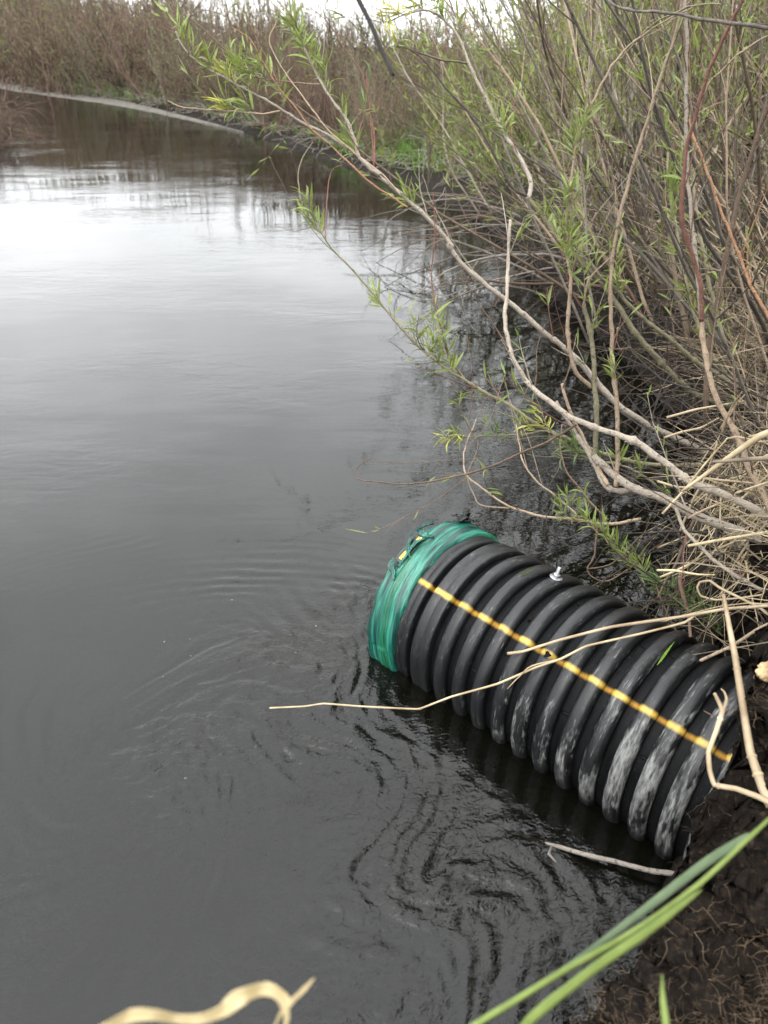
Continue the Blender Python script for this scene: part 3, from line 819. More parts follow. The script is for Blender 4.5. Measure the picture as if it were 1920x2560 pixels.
branch(w1, [(1479, 970), (1440, 929), (1423, 871), (1417, 814), (1423, 744), (1426, 698), (1417, 625), (1420, 521), (1432, 417), (1446, 347), (1481, 260), (1521, 179), (1568, 122), (1626, 75), (1683, 41), (1750, 10)], 2.24, 2.1, 12, 4, 'bark_tan',
       [(1425, 600, 11), (1440, 640, 9), (1450, 560, 9), (1480, 540, 8), (1415, 520, 6), (1430, 400, 10), (1440, 360, 8), (1475, 385, 7), (1456, 290, 5), (1460, 700, 8), (1410, 650, 5)])
branch(w1, [(1440, 1062), (1365, 1103), (1284, 1141), (1203, 1175), (1110, 1198), (1029, 1210), (960, 1205), (897, 1198), (894, 1172), (926, 1148)], 2.2, 2.3, 7, 2.5, 'bark_brown', dead=True)
branch(w1, [(1687, 1262), (1706, 1317), (1739, 1355), (1785, 1398), (1839, 1436), (1920, 1482), (2010, 1530)], 2.12, 1.95, 10, 11, 'bark_pale', dead=True)
branch(w1, [(1539, 625), (1520, 650), (1472, 700), (1458, 764)][::-1], 2.25, 2.25, 6, 4, 'bark_tan', [(1500, 620, 5)])
# --- willow with the long limb reaching left across the water
w2 = empty('willow_bush', at(1765, 1130, 3.3)); tag(w2, 'willow with a long straight limb reaching far left across the open water', 'willow')
branch(w2, [(1765, 1130), (1707, 1103), (1643, 1074), (1573, 1034), (1516, 981), (1452, 909), (1417, 874), (1354, 825), (1284, 767), (1203, 704), (1139, 640), (1111, 590), (1018, 498), (949, 440), (880, 376), (828, 341), (764, 310), (700, 272), (637, 234), (579, 205), (509, 165), (463, 122), (440, 81)], 3.3, 2.8, 20, 3.5, 'bark_pale',
       [(1030, 520, 7), (1040, 490, 7), (905, 400, 6), (480, 105, 8), (470, 150, 5), (535, 165, 8), (500, 140, 5), (600, 195, 8, 'leaf_yellow', 55), (580, 215, 7), (640, 190, 9), (620, 170, 7), (680, 200, 7), (730, 250, 6), (560, 190, 6), (900, 372, 7), (890, 350, 5)])
branch(w2, [(949, 440), (903, 399), (885, 347), (862, 295), (822, 237), (787, 174), (758, 116), (735, 69)], 2.86, 2.75, 11, 4, 'bark_pale',
       [(745, 70, 8), (740, 95, 8), (775, 115, 8), (790, 150, 6), (765, 130, 7), (835, 190, 7), (845, 215, 6), (730, 80, 5), (830, 245, 5), (770, 180, 7), (745, 165, 6), (800, 205, 4), (860, 290, 3)])
branch(w2, [(800, 210), (750, 206), (700, 203), (640, 196)], 2.77, 2.8, 5, 3, 'bark_tan', [(640, 205, 8), (670, 190, 8), (690, 175, 7), (615, 190, 6)])
branch(w2, [(700, 278), (648, 286), (584, 279), (521, 275), (463, 269), (420, 253)], 2.82, 2.8, 6, 2, 'bark_tan', [(585, 285, 9, 'leaf_yellow'), (600, 265, 8), (640, 270, 7), (620, 290, 5)])
branch(w2, [(1020, 520), (926, 457), (839, 376), (775, 318), (729, 260), (694, 214), (654, 150), (625, 98), (582, 69)], 2.9, 2.7, 6, 2, 'bark_orange', dead=True)
branch(w2, [(1000, 490), (949, 432), (839, 345), (787, 284), (741, 220), (694, 150), (674, 98), (690, 55)], 2.9, 2.7, 6, 2, 'bark_tan', dead=True)
branch(w2, [(937, 420), (930, 330), (926, 278), (903, 185), (856, 116), (822, 58), (775, 17)], 2.88, 2.7, 5, 2, 'bark_red', dead=True)
branch(w2, [(938, 412), (936, 340), (922, 250), (915, 178)], 2.86, 2.8, 4.5, 3, 'bark_red', dead=True)
branch(w2, [(745, 75), (720, 50), (700, 25), (677, 0), (660, -40)], 2.75, 2.75, 4, 2, 'bark_tan', dead=True)
branch(w2, [(745, 78), (735, 50), (715, 20), (706, -20)], 2.75, 2.7, 3, 2, 'bark_red', dead=True)
branch(w2, [(472, 135), (464, 90), (475, 40), (503, 6), (520, -30)], 2.8, 2.7, 4, 2, 'bark_brown', dead=True)
branch(w2, [(475, 40), (510, 26), (545, 33), (573, 44)], 2.75, 2.7, 3, 1.5, 'bark_brown', dead=True)
# --- willow with the drooping limb
w3 = empty('willow_bush', at(1765, 1161, 3.0)); tag(w3, 'willow with a thin drooping limb that ends in a curled leafless whip', 'willow')
branch(w3, [(1765, 1161), (1683, 1164), (1597, 1158), (1510, 1135), (1435, 1103), (1365, 1074), (1307, 1039), (1261, 1005), (1209, 981), (1157, 947), (1116, 924), (1076, 889), (1029, 848), (989, 802), (960, 770), (891, 683), (833, 625), (798, 579), (764, 532), (746, 463), (752, 405), (781, 353)], 3.0, 2.7, 14, 2.5, 'bark_olive',
       [(800, 590, 9), (785, 560, 8), (815, 545, 7), (800, 530, 5), (960, 770, 4), (940, 755, 4), (1110, 900, 8), (1090, 850, 9), (1120, 850, 8), (1150, 900, 8), (1075, 830, 5), (1135, 940, 6), (1100, 870, 6), (975, 800, 2)])
branch(w3, [(812, 595), (813, 545), (824, 451), (835, 420), (856, 411)], 2.72, 2.7, 4, 2, 'bark_red', dead=True)
branch(w3, [(1160, 947), (1134, 912), (1116, 871), (1093, 790), (1079, 698), (1081, 640), (1088, 560), (1082, 480)], 2.85, 2.7, 6, 2.5, 'bark_red', [(1105, 845, 6), (1120, 880, 6), (1085, 800, 3)])
branch(w3, [(1690, 1253), (1654, 1224), (1608, 1190), (1539, 1161), (1458, 1143), (1400, 1103), (1370, 1078), (1300, 1085), (1200, 1089), (1134, 1097)], 2.9, 2.8, 7, 3, 'bark_olive',
       [(1140, 1090, 9, 'leaf_yellow', 45), (1160, 1080, 7, 'leaf', 42), (1170, 1100, 6, 'leaf_yellow', 40), (1240, 1080, 7, 'leaf_dark', 45), (1280, 1085, 7, 'leaf_dark', 42), (1310, 1070, 7, 'leaf', 45), (1345, 1075, 9, 'leaf_yellow', 42), (1385, 1060, 10, 'leaf_yellow', 42), (1400, 1050, 7, 'leaf_yellow', 40), (1430, 1120, 8, 'leaf_dark'), (1450, 1150, 8, 'leaf_dark'), (1500, 1160, 7, 'leaf_dark'), (1560, 1165, 8, 'leaf'), (1610, 1180, 6, 'leaf'), (1680, 1240, 5, 'leaf')])
branch(w3, [(1600, 1296), (1522, 1311), (1447, 1300), (1371, 1294), (1311, 1278), (1269, 1263), (1221, 1233), (1169, 1193), (1160, 1154), (1165, 1112), (1190, 1050)], 2.6, 2.7, 10, 2.5, 'bark_tan', [(1420, 1270, 6, 'leaf', 50), (1465, 1300, 8, 'leaf', 55), (1440, 1325, 5, 'leaf', 50)], dead=True)
branch(w3, [(1272, 1270), (1205, 1263), (1184, 1233), (1169, 1193), (1190, 1130), (1195, 1100)], 2.62, 2.7, 5, 2, 'bark_tan', dead=True)
branch(w3, [(1450, 1296), (1416, 1266), (1377, 1230), (1341, 1202), (1308, 1157), (1296, 1109), (1290, 1060)], 2.6, 2.65, 6, 3, 'bark_tan', [(1420, 1275, 6, 'leaf', 48)], dead=True)
branch(w3, [(1520, 1300), (1477, 1257), (1441, 1212), (1410, 1166), (1401, 1118), (1408, 1060)], 2.62, 2.7, 6, 3, 'bark_brown', [(1475, 1260, 6, 'leaf', 48)], dead=True)
branch(w3, [(1480, 1315), (1445, 1335), (1415, 1347), (1389, 1341), (1371, 1323), (1367, 1293), (1380, 1257), (1400, 1224)], 2.55, 2.5, 4, 2, 'bark_dark', dead=True)
branch(w3, [(1492, 1310), (1486, 1386), (1469, 1422), (1489, 1447), (1522, 1451), (1567, 1425), (1620, 1385)], 2.5, 2.4, 4.5, 3, 'bark_brown', dead=True)
branch(w3, [(1469, 1422), (1522, 1413), (1560, 1385), (1606, 1337), (1660, 1328)], 2.5, 2.4, 4, 2.5, 'bark_brown', dead=True)
branch(w3, [(1920, 1655), (1839, 1607), (1798, 1580), (1758, 1547), (1706, 1515), (1652, 1471), (1603, 1431), (1541, 1376), (1500, 1336), (1470, 1312)], 2.2, 2.55, 7, 3, 'bark_olive',
       [(x, y, 9, 'leaf', 52) for x, y in ((1490, 1325), (1515, 1355), (1530, 1390), (1545, 1365), (1560, 1400), (1580, 1430), (1600, 1420), (1620, 1450))] + [(x, y, 9, 'leaf_dark', 62) for x, y in ((1670, 1470), (1660, 1500), (1690, 1490), (1700, 1525), (1730, 1540), (1715, 1500), (1750, 1560), (1780, 1550), (1800, 1590))])
# --- willow with the olive limb rising to the top of the picture
w4 = empty('willow_bush', at(1850, 1025, 3.4)); tag(w4, 'willow with a white barked limb rising to a yellowish leafy tip against the sky', 'willow')
branch(w4, [(1850, 1025), (1782, 1004), (1730, 981), (1678, 935), (1631, 883), (1579, 819), (1527, 738), (1492, 692), (1440, 640), (1405, 610), (1360, 550), (1319, 492)], 3.4, 3.1, 18, 12, 'bark_olive', [(1380, 560, 6), (1420, 600, 6), (1460, 650, 5)], name='trunk', dead=True)
branch(w4, [(1322, 497), (1327, 457), (1313, 417), (1284, 370), (1249, 318), (1209, 237), (1180, 174), (1151, 104), (1116, 55), (1070, 26), (1010, 35), (969, 55)], 3.1, 2.95, 13, 4, 'bark_pale',
       [(1240, 330, 8), (1275, 345, 7), (1255, 360, 6), (980, 50, 9, 'leaf_yellow', 50), (1010, 25, 9, 'leaf_yellow', 50), (1040, 15, 9, 'leaf_yellow', 50), (1065, 20, 7, 'leaf', 50), (1100, 35, 6), (1120, 50, 5), (1150, 85, 5), (1000, 45, 7, 'leaf_yellow', 45)])
branch(w4, [(1168, 158), (1110, 150), (1060, 135), (1020, 122), (990, 118)], 2.98, 2.9, 7, 3, 'bark_olive', [(1000, 115, 8, 'leaf_yellow', 45), (1025, 118, 7, 'leaf', 45), (1050, 120, 4)])
branch(w4, [(1319, 492), (1275, 463), (1215, 347), (1162, 272), (1110, 214), (1064, 156), (1006, 116), (965, 118)], 3.1, 3.0, 9, 2, 'bark_dark', dead=True)
branch(w4, [(1845, 965), (1792, 935), (1752, 912), (1708, 877), (1662, 837), (1616, 802), (1572, 764), (1543, 724), (1500, 690), (1470, 640), (1440, 560)], 3.3, 3.1, 14, 8, 'bark_olive', [(1570, 720, 7), (1585, 690, 7), (1560, 740, 5), (1520, 660, 6)])
branch(w4, [(1840, 935), (1815, 871), (1798, 814), (1784, 756), (1769, 698), (1760, 640), (1745, 560), (1735, 440), (1740, 300)], 3.4, 3.4, 14, 9, 'bark_olive', [(1760, 670, 5)])
branch(w4, [(1830, 958), (1807, 926), (1769, 869), (1743, 802), (1720, 727), (1700, 640), (1690, 560), (1672, 480), (1668, 380)], 3.4, 3.3, 12, 7, 'bark_olive', [(1710, 770, 7), (1725, 740, 5), (1690, 640, 5), (1670, 560, 9), (1680, 500, 10), (1665, 470, 8), (1640, 250, 8), (1680, 300, 9)])
# --- red-brown stems at the right edge
w5 = empty('willow_bush', at(1960, 1350, 1.95)); tag(w5, 'willow with a thick red-brown stem crossing the thicket near the right edge', 'willow')
branch(w5, [(1965, 1360), (1920, 1262), (1905, 1233), (1876, 1175), (1853, 1120), (1833, 1074), (1807, 1025), (1784, 973), (1769, 915), (1757, 857), (1752, 799)], 1.95, 2.05, 18, 13, 'bark_tan', name='trunk', dead=True)
branch(w5, [(1752, 803), (1753, 741), (1746, 683), (1731, 640), (1708, 564), (1705, 492), (1711, 419), (1720, 353), (1740, 284), (1760, 217), (1792, 130), (1827, 58), (1856, 0), (1890, -70)], 2.05, 1.75, 13, 10, 'bark_red', dead=True)
branch(w5, [(1753, 790), (1744, 700), (1736, 608), (1729, 521), (1717, 434), (1714, 347), (1716, 260), (1716, 145), (1714, 0), (1712, -70)], 2.06, 2.1, 12, 9, 'bark_pale', [(1700, 480, 6), (1690, 420, 5)], dead=True)
branch(w5, [(1990, 900), (1960, 850), (1917, 785), (1888, 733), (1867, 692), (1850, 640), (1818, 564), (1789, 492), (1766, 428), (1731, 338), (1722, 300)], 2.0, 2.2, 10, 6, 'bark_orange', dead=True)
branch(w5, [(2060, 95), (1920, 67), (1833, 55), (1760, 46), (1703, 35), (1616, 26), (1552, 16), (1529, 3), (1515, -15)], 1.5, 1.6, 11, 5, 'bark_grey', dead=True)
branch(w5, [(1745, 280), (1770, 210), (1800, 180), (1850, 130), (1920, 90), (2000, 60)], 2.0, 1.9, 5, 4, 'bark_tan', dead=True)
branch(w5, [(1500, 225), (1530, 165), (1560, 140), (1600, 90), (1640, 55), (1720, 20), (1800, 10)][::-1], 1.9, 2.2, 5, 3, 'bark_olive', dead=True)
# --- dark twig hanging into the top of the frame, from a limb overhead
w6 = empty('willow_bush', (1.7, .9, .45)); tag(w6, 'dark bare willow twig hanging into view at the top from a limb overhead', 'willow')
hp_ = [np.array(q) for q in ((1.7, .9, .45), (1.65, .95, 1.2), (1.35, 1.15, 1.95), (.8, 1.3, 2.25), (.3, 1.3, 2.15))] + [at(800, -190, 1.2), at(870, -60, 1.15), at(897, 0, 1.12), at(926, 58, 1.1), at(960, 139, 1.08), at(983, 187, 1.06)]
mb = MB(); P = spline(hp_, 6); mb.tube(P, np.interp(np.linspace(0, 1, len(P)), [0, .55, 1], [.012, .0048, .0026]), 7)
mb.build('branch', M['bark_black'], w6, w6.location)

# --- generated willow bushes (the first one stands beside the viewer and arches overhead)
def grow(p, d, L, n, jit, bend, seed_):
    P = [np.array(p, float)]; d = nrm(d)
    for i in range(n):
        d = nrm(d + seed_.normal(size=3) * jit + np.asarray(bend) / n)
        P.append(P[-1] + d * L / n)
    return np.array(P)
def unit(v):
    return v / (np.linalg.norm(v, axis=-1, keepdims=True) + 1e-12)
def grow_many(p, d, L, n, jit, bend, rs_):
    """N wandering curves at once"""
    d = unit(np.asarray(d, float)); p = np.asarray(p, float); P = [p]; L = np.asarray(L, float)[:, None]
    for i in range(n):
        d = unit(d + rs_.normal(size=p.shape) * jit + bend / n)
        P.append(P[-1] + d * L / n)
    return np.stack(P, 1)
def tri_build(lb, name, m_, parent, off=(0, 0, 0)):
    v = np.concatenate(lb.v) - np.asarray(off, float); f = np.concatenate(lb.f)[:, :3]
    return obj(name, mesh(name, v, np.ascontiguousarray(f), m_, False), parent)
UPV = np.array([0, 0, 1.0])
def bush(loc, n, H, lean, spread, r0, label, seed, leafy=1.0, barks=('thick_grey', 'thick_grey', 'thick_brown', 'thick_brown', 'thick_olive', 'bark_tan', 'bark_pale'), leafk=('leaf_mid',), footprint=.3, group=None, twn=9, leaf_lo=.45, L_leaf=.06, overhead=False):
    rs = np.random.RandomState(seed)
    root = empty('willow_bush', loc); tag(root, label, 'willow', group)
    loc = np.array(loc, float)
    b = loc + np.stack([rs.normal(0, footprint, n), rs.normal(0, footprint, n), np.full(n, -.05)], 1)
    d = np.array(lean) + rs.normal(size=(n, 3)) * spread; d[:, 2] = np.maximum(d[:, 2], .12)
    h = H * rs.uniform(.55, 1.1, n)
    PP = grow_many(b, d, h, 14, .075, UPV * .35, rs)
    for k in range(n):
        P = PP[k]
        if overhead:                                  # the photo shows none of these stems directly
            q_, z_ = project(P)
            if np.any((z_ > 0) & (q_[:, 0] > -150) & (q_[:, 0] < 2070) & (q_[:, 1] > -150) & (q_[:, 1] < 2700)): continue
        R = r0 * rs.uniform(.5, 1.3) * np.linspace(1, .2, 15)
        sb_, tw, lb = MB(), MB(), MB()
        sb_.tube(P, R, 6)
        m = rs.randint(max(2, twn - 4), twn + 4)
        u = rs.uniform(.18, .98, m); i = (u * 13).astype(int)
        tg_ = unit(P[i + 1] - P[i])
        Q = grow_many(P[i], tg_ + rs.normal(size=(m, 3)) * .5 + UPV * .15, h[k] * rs.uniform(.10, .34, m) * (1.15 - .6 * u), 6, .09, UPV * .2, rs)
        if overhead:
            q_, z_ = project(Q); ok_ = ~np.any((z_ > 0) & (q_[..., 0] > -60) & (q_[..., 0] < 1980) & (q_[..., 1] > -60) & (q_[..., 1] < 2620), axis=1)
            if not ok_.any(): continue
            Q, u, i = Q[ok_], u[ok_], i[ok_]; m = len(u)
        tw.tubes(Q, np.minimum(R[i] * .5, .0035)[:, None] * np.linspace(1, .3, 7)[None], 4)
        if leafy > 0:
            keep = np.where((u > leaf_lo) | (rs.rand(m) < .3 * leafy))[0]
            if len(keep):
                rep_ = np.repeat(keep, rs.randint(int(6 * leafy), int(16 * leafy) + 1, len(keep)))
                v_ = rs.uniform(.2, .999, len(rep_)) * 6; j = v_.astype(int)
                a_, c_ = Q[rep_, j], Q[rep_, j + 1]
                L_ = L_leaf * rs.uniform(.5, 1.35, len(rep_))
                lb.leaves(a_ + (c_ - a_) * (v_ - j)[:, None], unit(c_ - a_) * .9 + rs.normal(size=(len(rep_), 3)) * .42 + UPV * .1, L_, .15, rs)
        m_ = M[barks[rs.randint(len(barks))]]
        so = sb_.build('stem', m_, root, loc)
        tag(tw.build('twigs', m_, so, loc), kind='stuff')
        if lb.n: tag(tri_build(lb, 'foliage', M[leafk[rs.randint(len(leafk))]], so, loc), kind='stuff')
    return root
def gz(x, y): return float(land(np.array([x]), np.array([y]))[0])
THICK = [ # x, y, stems, height, lean, label
    (1.75, 2.9, 12, 3.0, (-.2, .1, 1), 'dense leafy willow clump at the right edge behind the dry grass'),
    (2.3, 3.7, 26, 3.3, (-.15, .1, 1), 'tall upright willow clump in the right background with grey stems'),
    (1.75, 4.1, 30, 2.8, (-.45, .1, .9), 'willow clump with many slanting grey stems behind the leaning limbs'),
    (2.9, 4.8, 28, 3.5, (-.1, 0, 1), 'tallest willow clump at the upper right corner'),
    (1.75, 5.3, 30, 2.6, (-.5, 0, .85), 'willow clump with stems slanting far out over the dark water'),
    (2.4, 6.2, 30, 3.2, (-.25, 0, 1), 'green topped willow clump rising above the slanting stems'),
    (1.55, 7.1, 26, 2.1, (-.5, -.1, .85), 'low spreading willow clump at the bend of the right bank'),
    (3.4, 6.8, 28, 3.8, (-.2, 0, 1), 'tall willow clump rear right of the thicket'),
    (1.9, 8.6, 30, 2.4, (-.25, 0, 1), 'yellow green willow clump where the right bank starts to curve left'),
    (3.0, 9.4, 30, 3.2, (-.2, 0, 1), 'yellow green willow clump behind the curve of the bank'),
    (1.15, 10.0, 26, 1.55, (-.2, -.1, 1), 'bright green willow clump just left of the thicket beyond the grass'),
    (2.1, 11.8, 28, 2.1, (-.1, 0, 1), 'hazy green willow clump behind the bright green one'),
    (4.4, 5.4, 26, 3.8, (-.1, 0, 1), 'willow clump at the far right rim of the thicket'),
]
bush((1.75, .95, .5), 120, 3.5, (-.62, .42, 1), .30, .012, 'leafy willow beside the viewer arching overhead, seen mirrored in the water', 77, leafy=1.0, footprint=.2, twn=11, leaf_lo=.3, L_leaf=.07, overhead=True)
for k, (x, y, n, H, ln, lab) in enumerate(THICK):
    bush((x, y, gz(x, y)), n, H, ln, .30 if y < 8 else .26, .0105 if y < 6 else .009, lab, 100 + k, leafy=.55 if y < 6 else 1.05, footprint=.28 if y < 8 else .4,
         leafk=('leaf_mid', 'leaf_mid', 'leaf') if y < 8 else ('leaf_far_green', 'leaf_mid'), twn=9 if y < 6 else 11, leaf_lo=.4 if y < 7 else .2)
# dead grey limbs arching low over the water at the bend
dl = empty('dead_willow', (1.25, 6.9, .2)); tag(dl, 'bare grey dead limbs arching low over the water at the bend', 'dead branches')
rs = np.random.RandomState(5)
for k in range(22):
    b = np.array([1.1 + rs.uniform(-.15, .5), 6.2 + rs.uniform(-1.6, 2.2), .12 + rs.uniform(0, .35)])
    d = np.array([-1, rs.normal(-.1, .35), rs.uniform(.05, .55)])
    P = grow(b, d, rs.uniform(.7, 1.9), 12, .10, (0, 0, rs.uniform(-1.0, -.2)), rs)
    mb = MB(); mb.tube(P, np.linspace(rs.uniform(.006, .013), .002, len(P)), 6)
    for q in range(4):
        i = rs.randint(3, 11); Q = grow(P[i], P[i + 1] - P[i] + rs.normal(size=3) * .08, rs.uniform(.2, .6), 6, .15, (0, 0, rs.uniform(-.8, .3)), rs)
        mb.tube(Q, np.linspace(.003, .0012, len(Q)), 4)
    mb.build('branch', M[('thick_grey', 'thick_brown', 'bark_grey')[k % 3]], dl, dl.location)
# the dark tangle of twigs and roots under the bank edge
for nm_, cnt, lab in (('thick_brown', 110, 'tangle of grey dead twigs under the bank edge'), ('bark_dark', 380, 'dark roots and rotting twigs in the hollow under the bank')):
    y = rs.uniform(1.75, 6.5, cnt); x = np.interp(y, EDGE_Y, EDGE_X) + rs.uniform(-.16, .3, cnt)
    P = grow_many(np.stack([x, y, rs.uniform(.02, .5, cnt)], 1), np.stack([rs.normal(-.5, .7, cnt), rs.normal(0, .8, cnt), rs.normal(-.1, .5, cnt)], 1), rs.uniform(.15, .7, cnt), 7, .2, UPV * rs.uniform(-.8, .4, cnt)[:, None], rs)
    P[..., 2] = np.maximum(P[..., 2], -.05)
    mb = MB(); mb.tubes(P, rs.uniform(.0015, .0045, cnt)[:, None] * np.linspace(1, .35, 8)[None], 4)
    tag(mb.build('brushwood', M[nm_]), lab, 'brushwood', kind='stuff')

# --- far bank: willow scrub, one bush per thing, copied
def far_proto(seed, green):
    rs = np.random.RandomState(seed)
    st, lf = MB(), MB()
    n, m = 44, 11
    sp_ = rs.uniform(.3, .6)
    b = np.stack([rs.uniform(-.36, .36, n), rs.uniform(-.36, .36, n), np.full(n, -.1)], 1)
    d = np.stack([rs.normal(0, sp_, n), rs.normal(0, sp_, n), np.ones(n)], 1)
    P = grow_many(b, d, rs.uniform(.45, 1.15, n), 8, .12, UPV * .4, rs)
    st.tubes(P, np.linspace(.0085, .002, 9)[None] * rs.uniform(.5, 1.3, n)[:, None], 4)
    k = np.repeat(np.arange(n), m); u = rs.uniform(.15, .97, n * m); i = (u * 7).astype(int)
    a, c = P[k, i], P[k, i + 1]
    Q = grow_many(a, unit(c - a) + rs.normal(size=(n * m, 3)) * .62, rs.uniform(.10, .34, n * m), 4, .16, UPV * .3, rs)
    st.tubes(Q, np.tile(np.linspace(.0034, .0012, 5), (n * m, 1)), 3)
    cnt = np.where(u > .3, green, green // 3)
    r_ = np.repeat(np.arange(n * m), cnt); j = rs.randint(0, 4, len(r_))
    a, c = Q[r_, j], Q[r_, j + 1]
    lf.leaves(a + (c - a) * rs.rand(len(r_), 1), unit(c - a) + rs.normal(size=(len(r_), 3)) * .5, rs.uniform(.016, .04, len(r_)), .2, rs)
    return np.concatenate(st.v), np.concatenate(st.f), np.concatenate(lf.v), np.ascontiguousarray(np.concatenate(lf.f)[:, :3])
PROT = []
for s_, gr, sm_, lm_ in ((1, 5, 'far_stem', 'leaf_far'), (2, 3, 'far_stem', 'leaf_far'), (3, 7, 'far_stem_grey', 'leaf_far'), (4, 5, 'far_stem_dark', 'leaf_far'), (5, 12, 'far_stem_grey', 'leaf_far_green'), (6, 10, 'far_stem_grey', 'leaf_far_green')):
    vs, fs, vl, fl = far_proto(s_, gr)
    PROT.append((mesh('stems', vs, fs, M[sm_]), mesh('foliage', vl, fl, M[lm_], False)))
def far_bush(x, y, H, kind, label, group, wide=1.0):
    r = empty('willow_bush', (x, y, gz(x, y) - .05)); tag(r, label, 'willow', group)
    a, b = PROT[kind]
    for nm, me in (('stems', a), ('foliage', b)):
        o = obj(nm, me, r); o['kind'] = 'stuff'
    r.rotation_euler = (rnd.uniform(-.18, .18), rnd.uniform(-.18, .18), rnd.uniform(0, 6.28))
    r.scale = (H * wide, H * wide, H)
    return r
FARP = RIGHT[16:26]
seg = np.linalg.norm(np.diff(FARP, axis=0), axis=1); cum = np.concatenate([[0], np.cumsum(seg)])
def along(s_):
    i = min(int(np.searchsorted(cum, s_, 'right') - 1), len(FARP) - 2)
    u = (s_ - cum[i]) / seg[i]; p = FARP[i] + (FARP[i + 1] - FARP[i]) * u; d = (FARP[i + 1] - FARP[i]) / seg[i]
    return p, np.array([d[1], -d[0]])
for row, (off_, step_) in enumerate(((1.1, .75), (2.1, .9), (3.4, 1.2), (6.0, 2.0))):
    s_ = 2.2 if row else 2.8
    while s_ < 62:
        p, nn = along(s_)
        q = p + nn * (off_ + rnd.uniform(-.35, .35))
        dist = math.hypot(*q)
        H = (np.interp(dist, [10, 13, 16, 21, 28, 45, 70], [1.1, 1.3, 1.6, 1.95, 2.6, 4.2, 6.0]) + .13 * row) * rnd.uniform(.7, 1.22)
        green = (s_ > 44 and rnd.random() < .8) or row == 3 and s_ > 22 or row > 0 and s_ > 30 and rnd.random() < .5
        kind = rnd.choice((4, 5)) if green else rnd.choice((0, 1, 2, 3, 0, 1))
        sec = 'near the bend' if s_ < 12 else 'halfway along the bank' if s_ < 26 else 'at the far left'
        rw = ('in front row', 'in second row', 'in third row', 'in rearmost row')[row]
        far_bush(q[0], q[1], H, kind, ('yellow green willow ' if green else 'brown nearly leafless willow ') + rw + ' of far scrub, ' + sec, ('green willows ' if green else 'brown willows ') + rw + ' ' + sec, .85)
        s_ += step_ * rnd.uniform(.75, 1.25) * (1 + s_ / 60)
# the scrub goes on behind the thicket on the right
for k in range(34):
    y = rnd.uniform(9, 26); x = 2.9 + rnd.uniform(0, 1) * (y * .72 - 2.6)
    far_bush(x, y, rnd.uniform(2.0, 2.6) + .05 * y, rnd.choice((4, 5, 5, 2)), 'green willow in the scrub glimpsed through the right thicket', 'willows behind the right thicket')
# left bank spit
for k, (x, y, H) in enumerate(((-8.0, 16.4, 1.15), (-8.4, 17.0, 1.35), (-8.8, 17.4, 1.3), (-8.5, 15.9, 1.3), (-9.3, 18.4, 1.3), (-8.5, 15.0, 1.2), (-10.5, 19.6, 1.3))):
    far_bush(x, y, H, k % 2, 'brown bare willow on the left bank at the left edge of the picture', 'bare willows on the left bank', 1.15)
LP = LEFT[1:]
for k in range(30):
    i = min(int(k * .27), len(LP) - 2); u = (k * .27) % 1.0
    p = LP[i] * (1 - u) + LP[i + 1] * u; d_ = LP[i + 1] - LP[i]; nn = np.array([-d_[1], d_[0]]) / np.hypot(*d_)
    p = p + nn * rnd.uniform(1.2, 2.6)
    if 8 < p[1] < 21: continue
    far_bush(p[0], p[1], rnd.uniform(1.6, 2.3) + .02 * p[1], rnd.choice((0, 1, 2, 3)), 'brown willow farther along the left bank, past the left edge', 'willows of the left bank past the picture edge')
n = 420
P = grow_many(np.stack([rs.normal(-8.0, .35, n), rs.normal(16.3, .7, n), rs.uniform(.05, .6, n)], 1), np.stack([rs.uniform(.2, 1, n), rs.normal(-.2, .5, n), rs.normal(.1, .5, n)], 1), rs.uniform(.4, 1.1, n), 6, .2, UPV * -.9, rs)
P[..., 2] = np.maximum(P[..., 2], 0)
mb = MB(); mb.tubes(P, np.tile(np.linspace(.007, .0025, 7), (n, 1)), 4)
tag(mb.build('brushwood', M['far_stem']), 'mat of drooping brown brushwood at the tip of the left bank', 'brushwood', kind='stuff')
# drift and dead brush along the far waterline
n = 1100
S_ = rs.uniform(0, 42, n); q = np.array([(lambda a: a[0] + a[1] * k)(along(v)) for v, k in zip(S_, rs.uniform(.25, 1.3, n))])
P = grow_many(np.column_stack([q, land(q[:, 0], q[:, 1]) + rs.uniform(0, .2, n)]), np.stack([rs.normal(size=n), rs.normal(size=n), rs.uniform(-.1, .6, n)], 1), rs.uniform(.3, 1.0, n), 5, .2, UPV * -.5, rs)
mb = MB(); mb.tubes(P, (1 + S_ / 40)[:, None] * np.linspace(.006, .002, 6)[None], 4)
tag(mb.build('brushwood', M['bark_grey']), 'low dead brush scattered along the foot of the far bank', 'brushwood', kind='stuff')

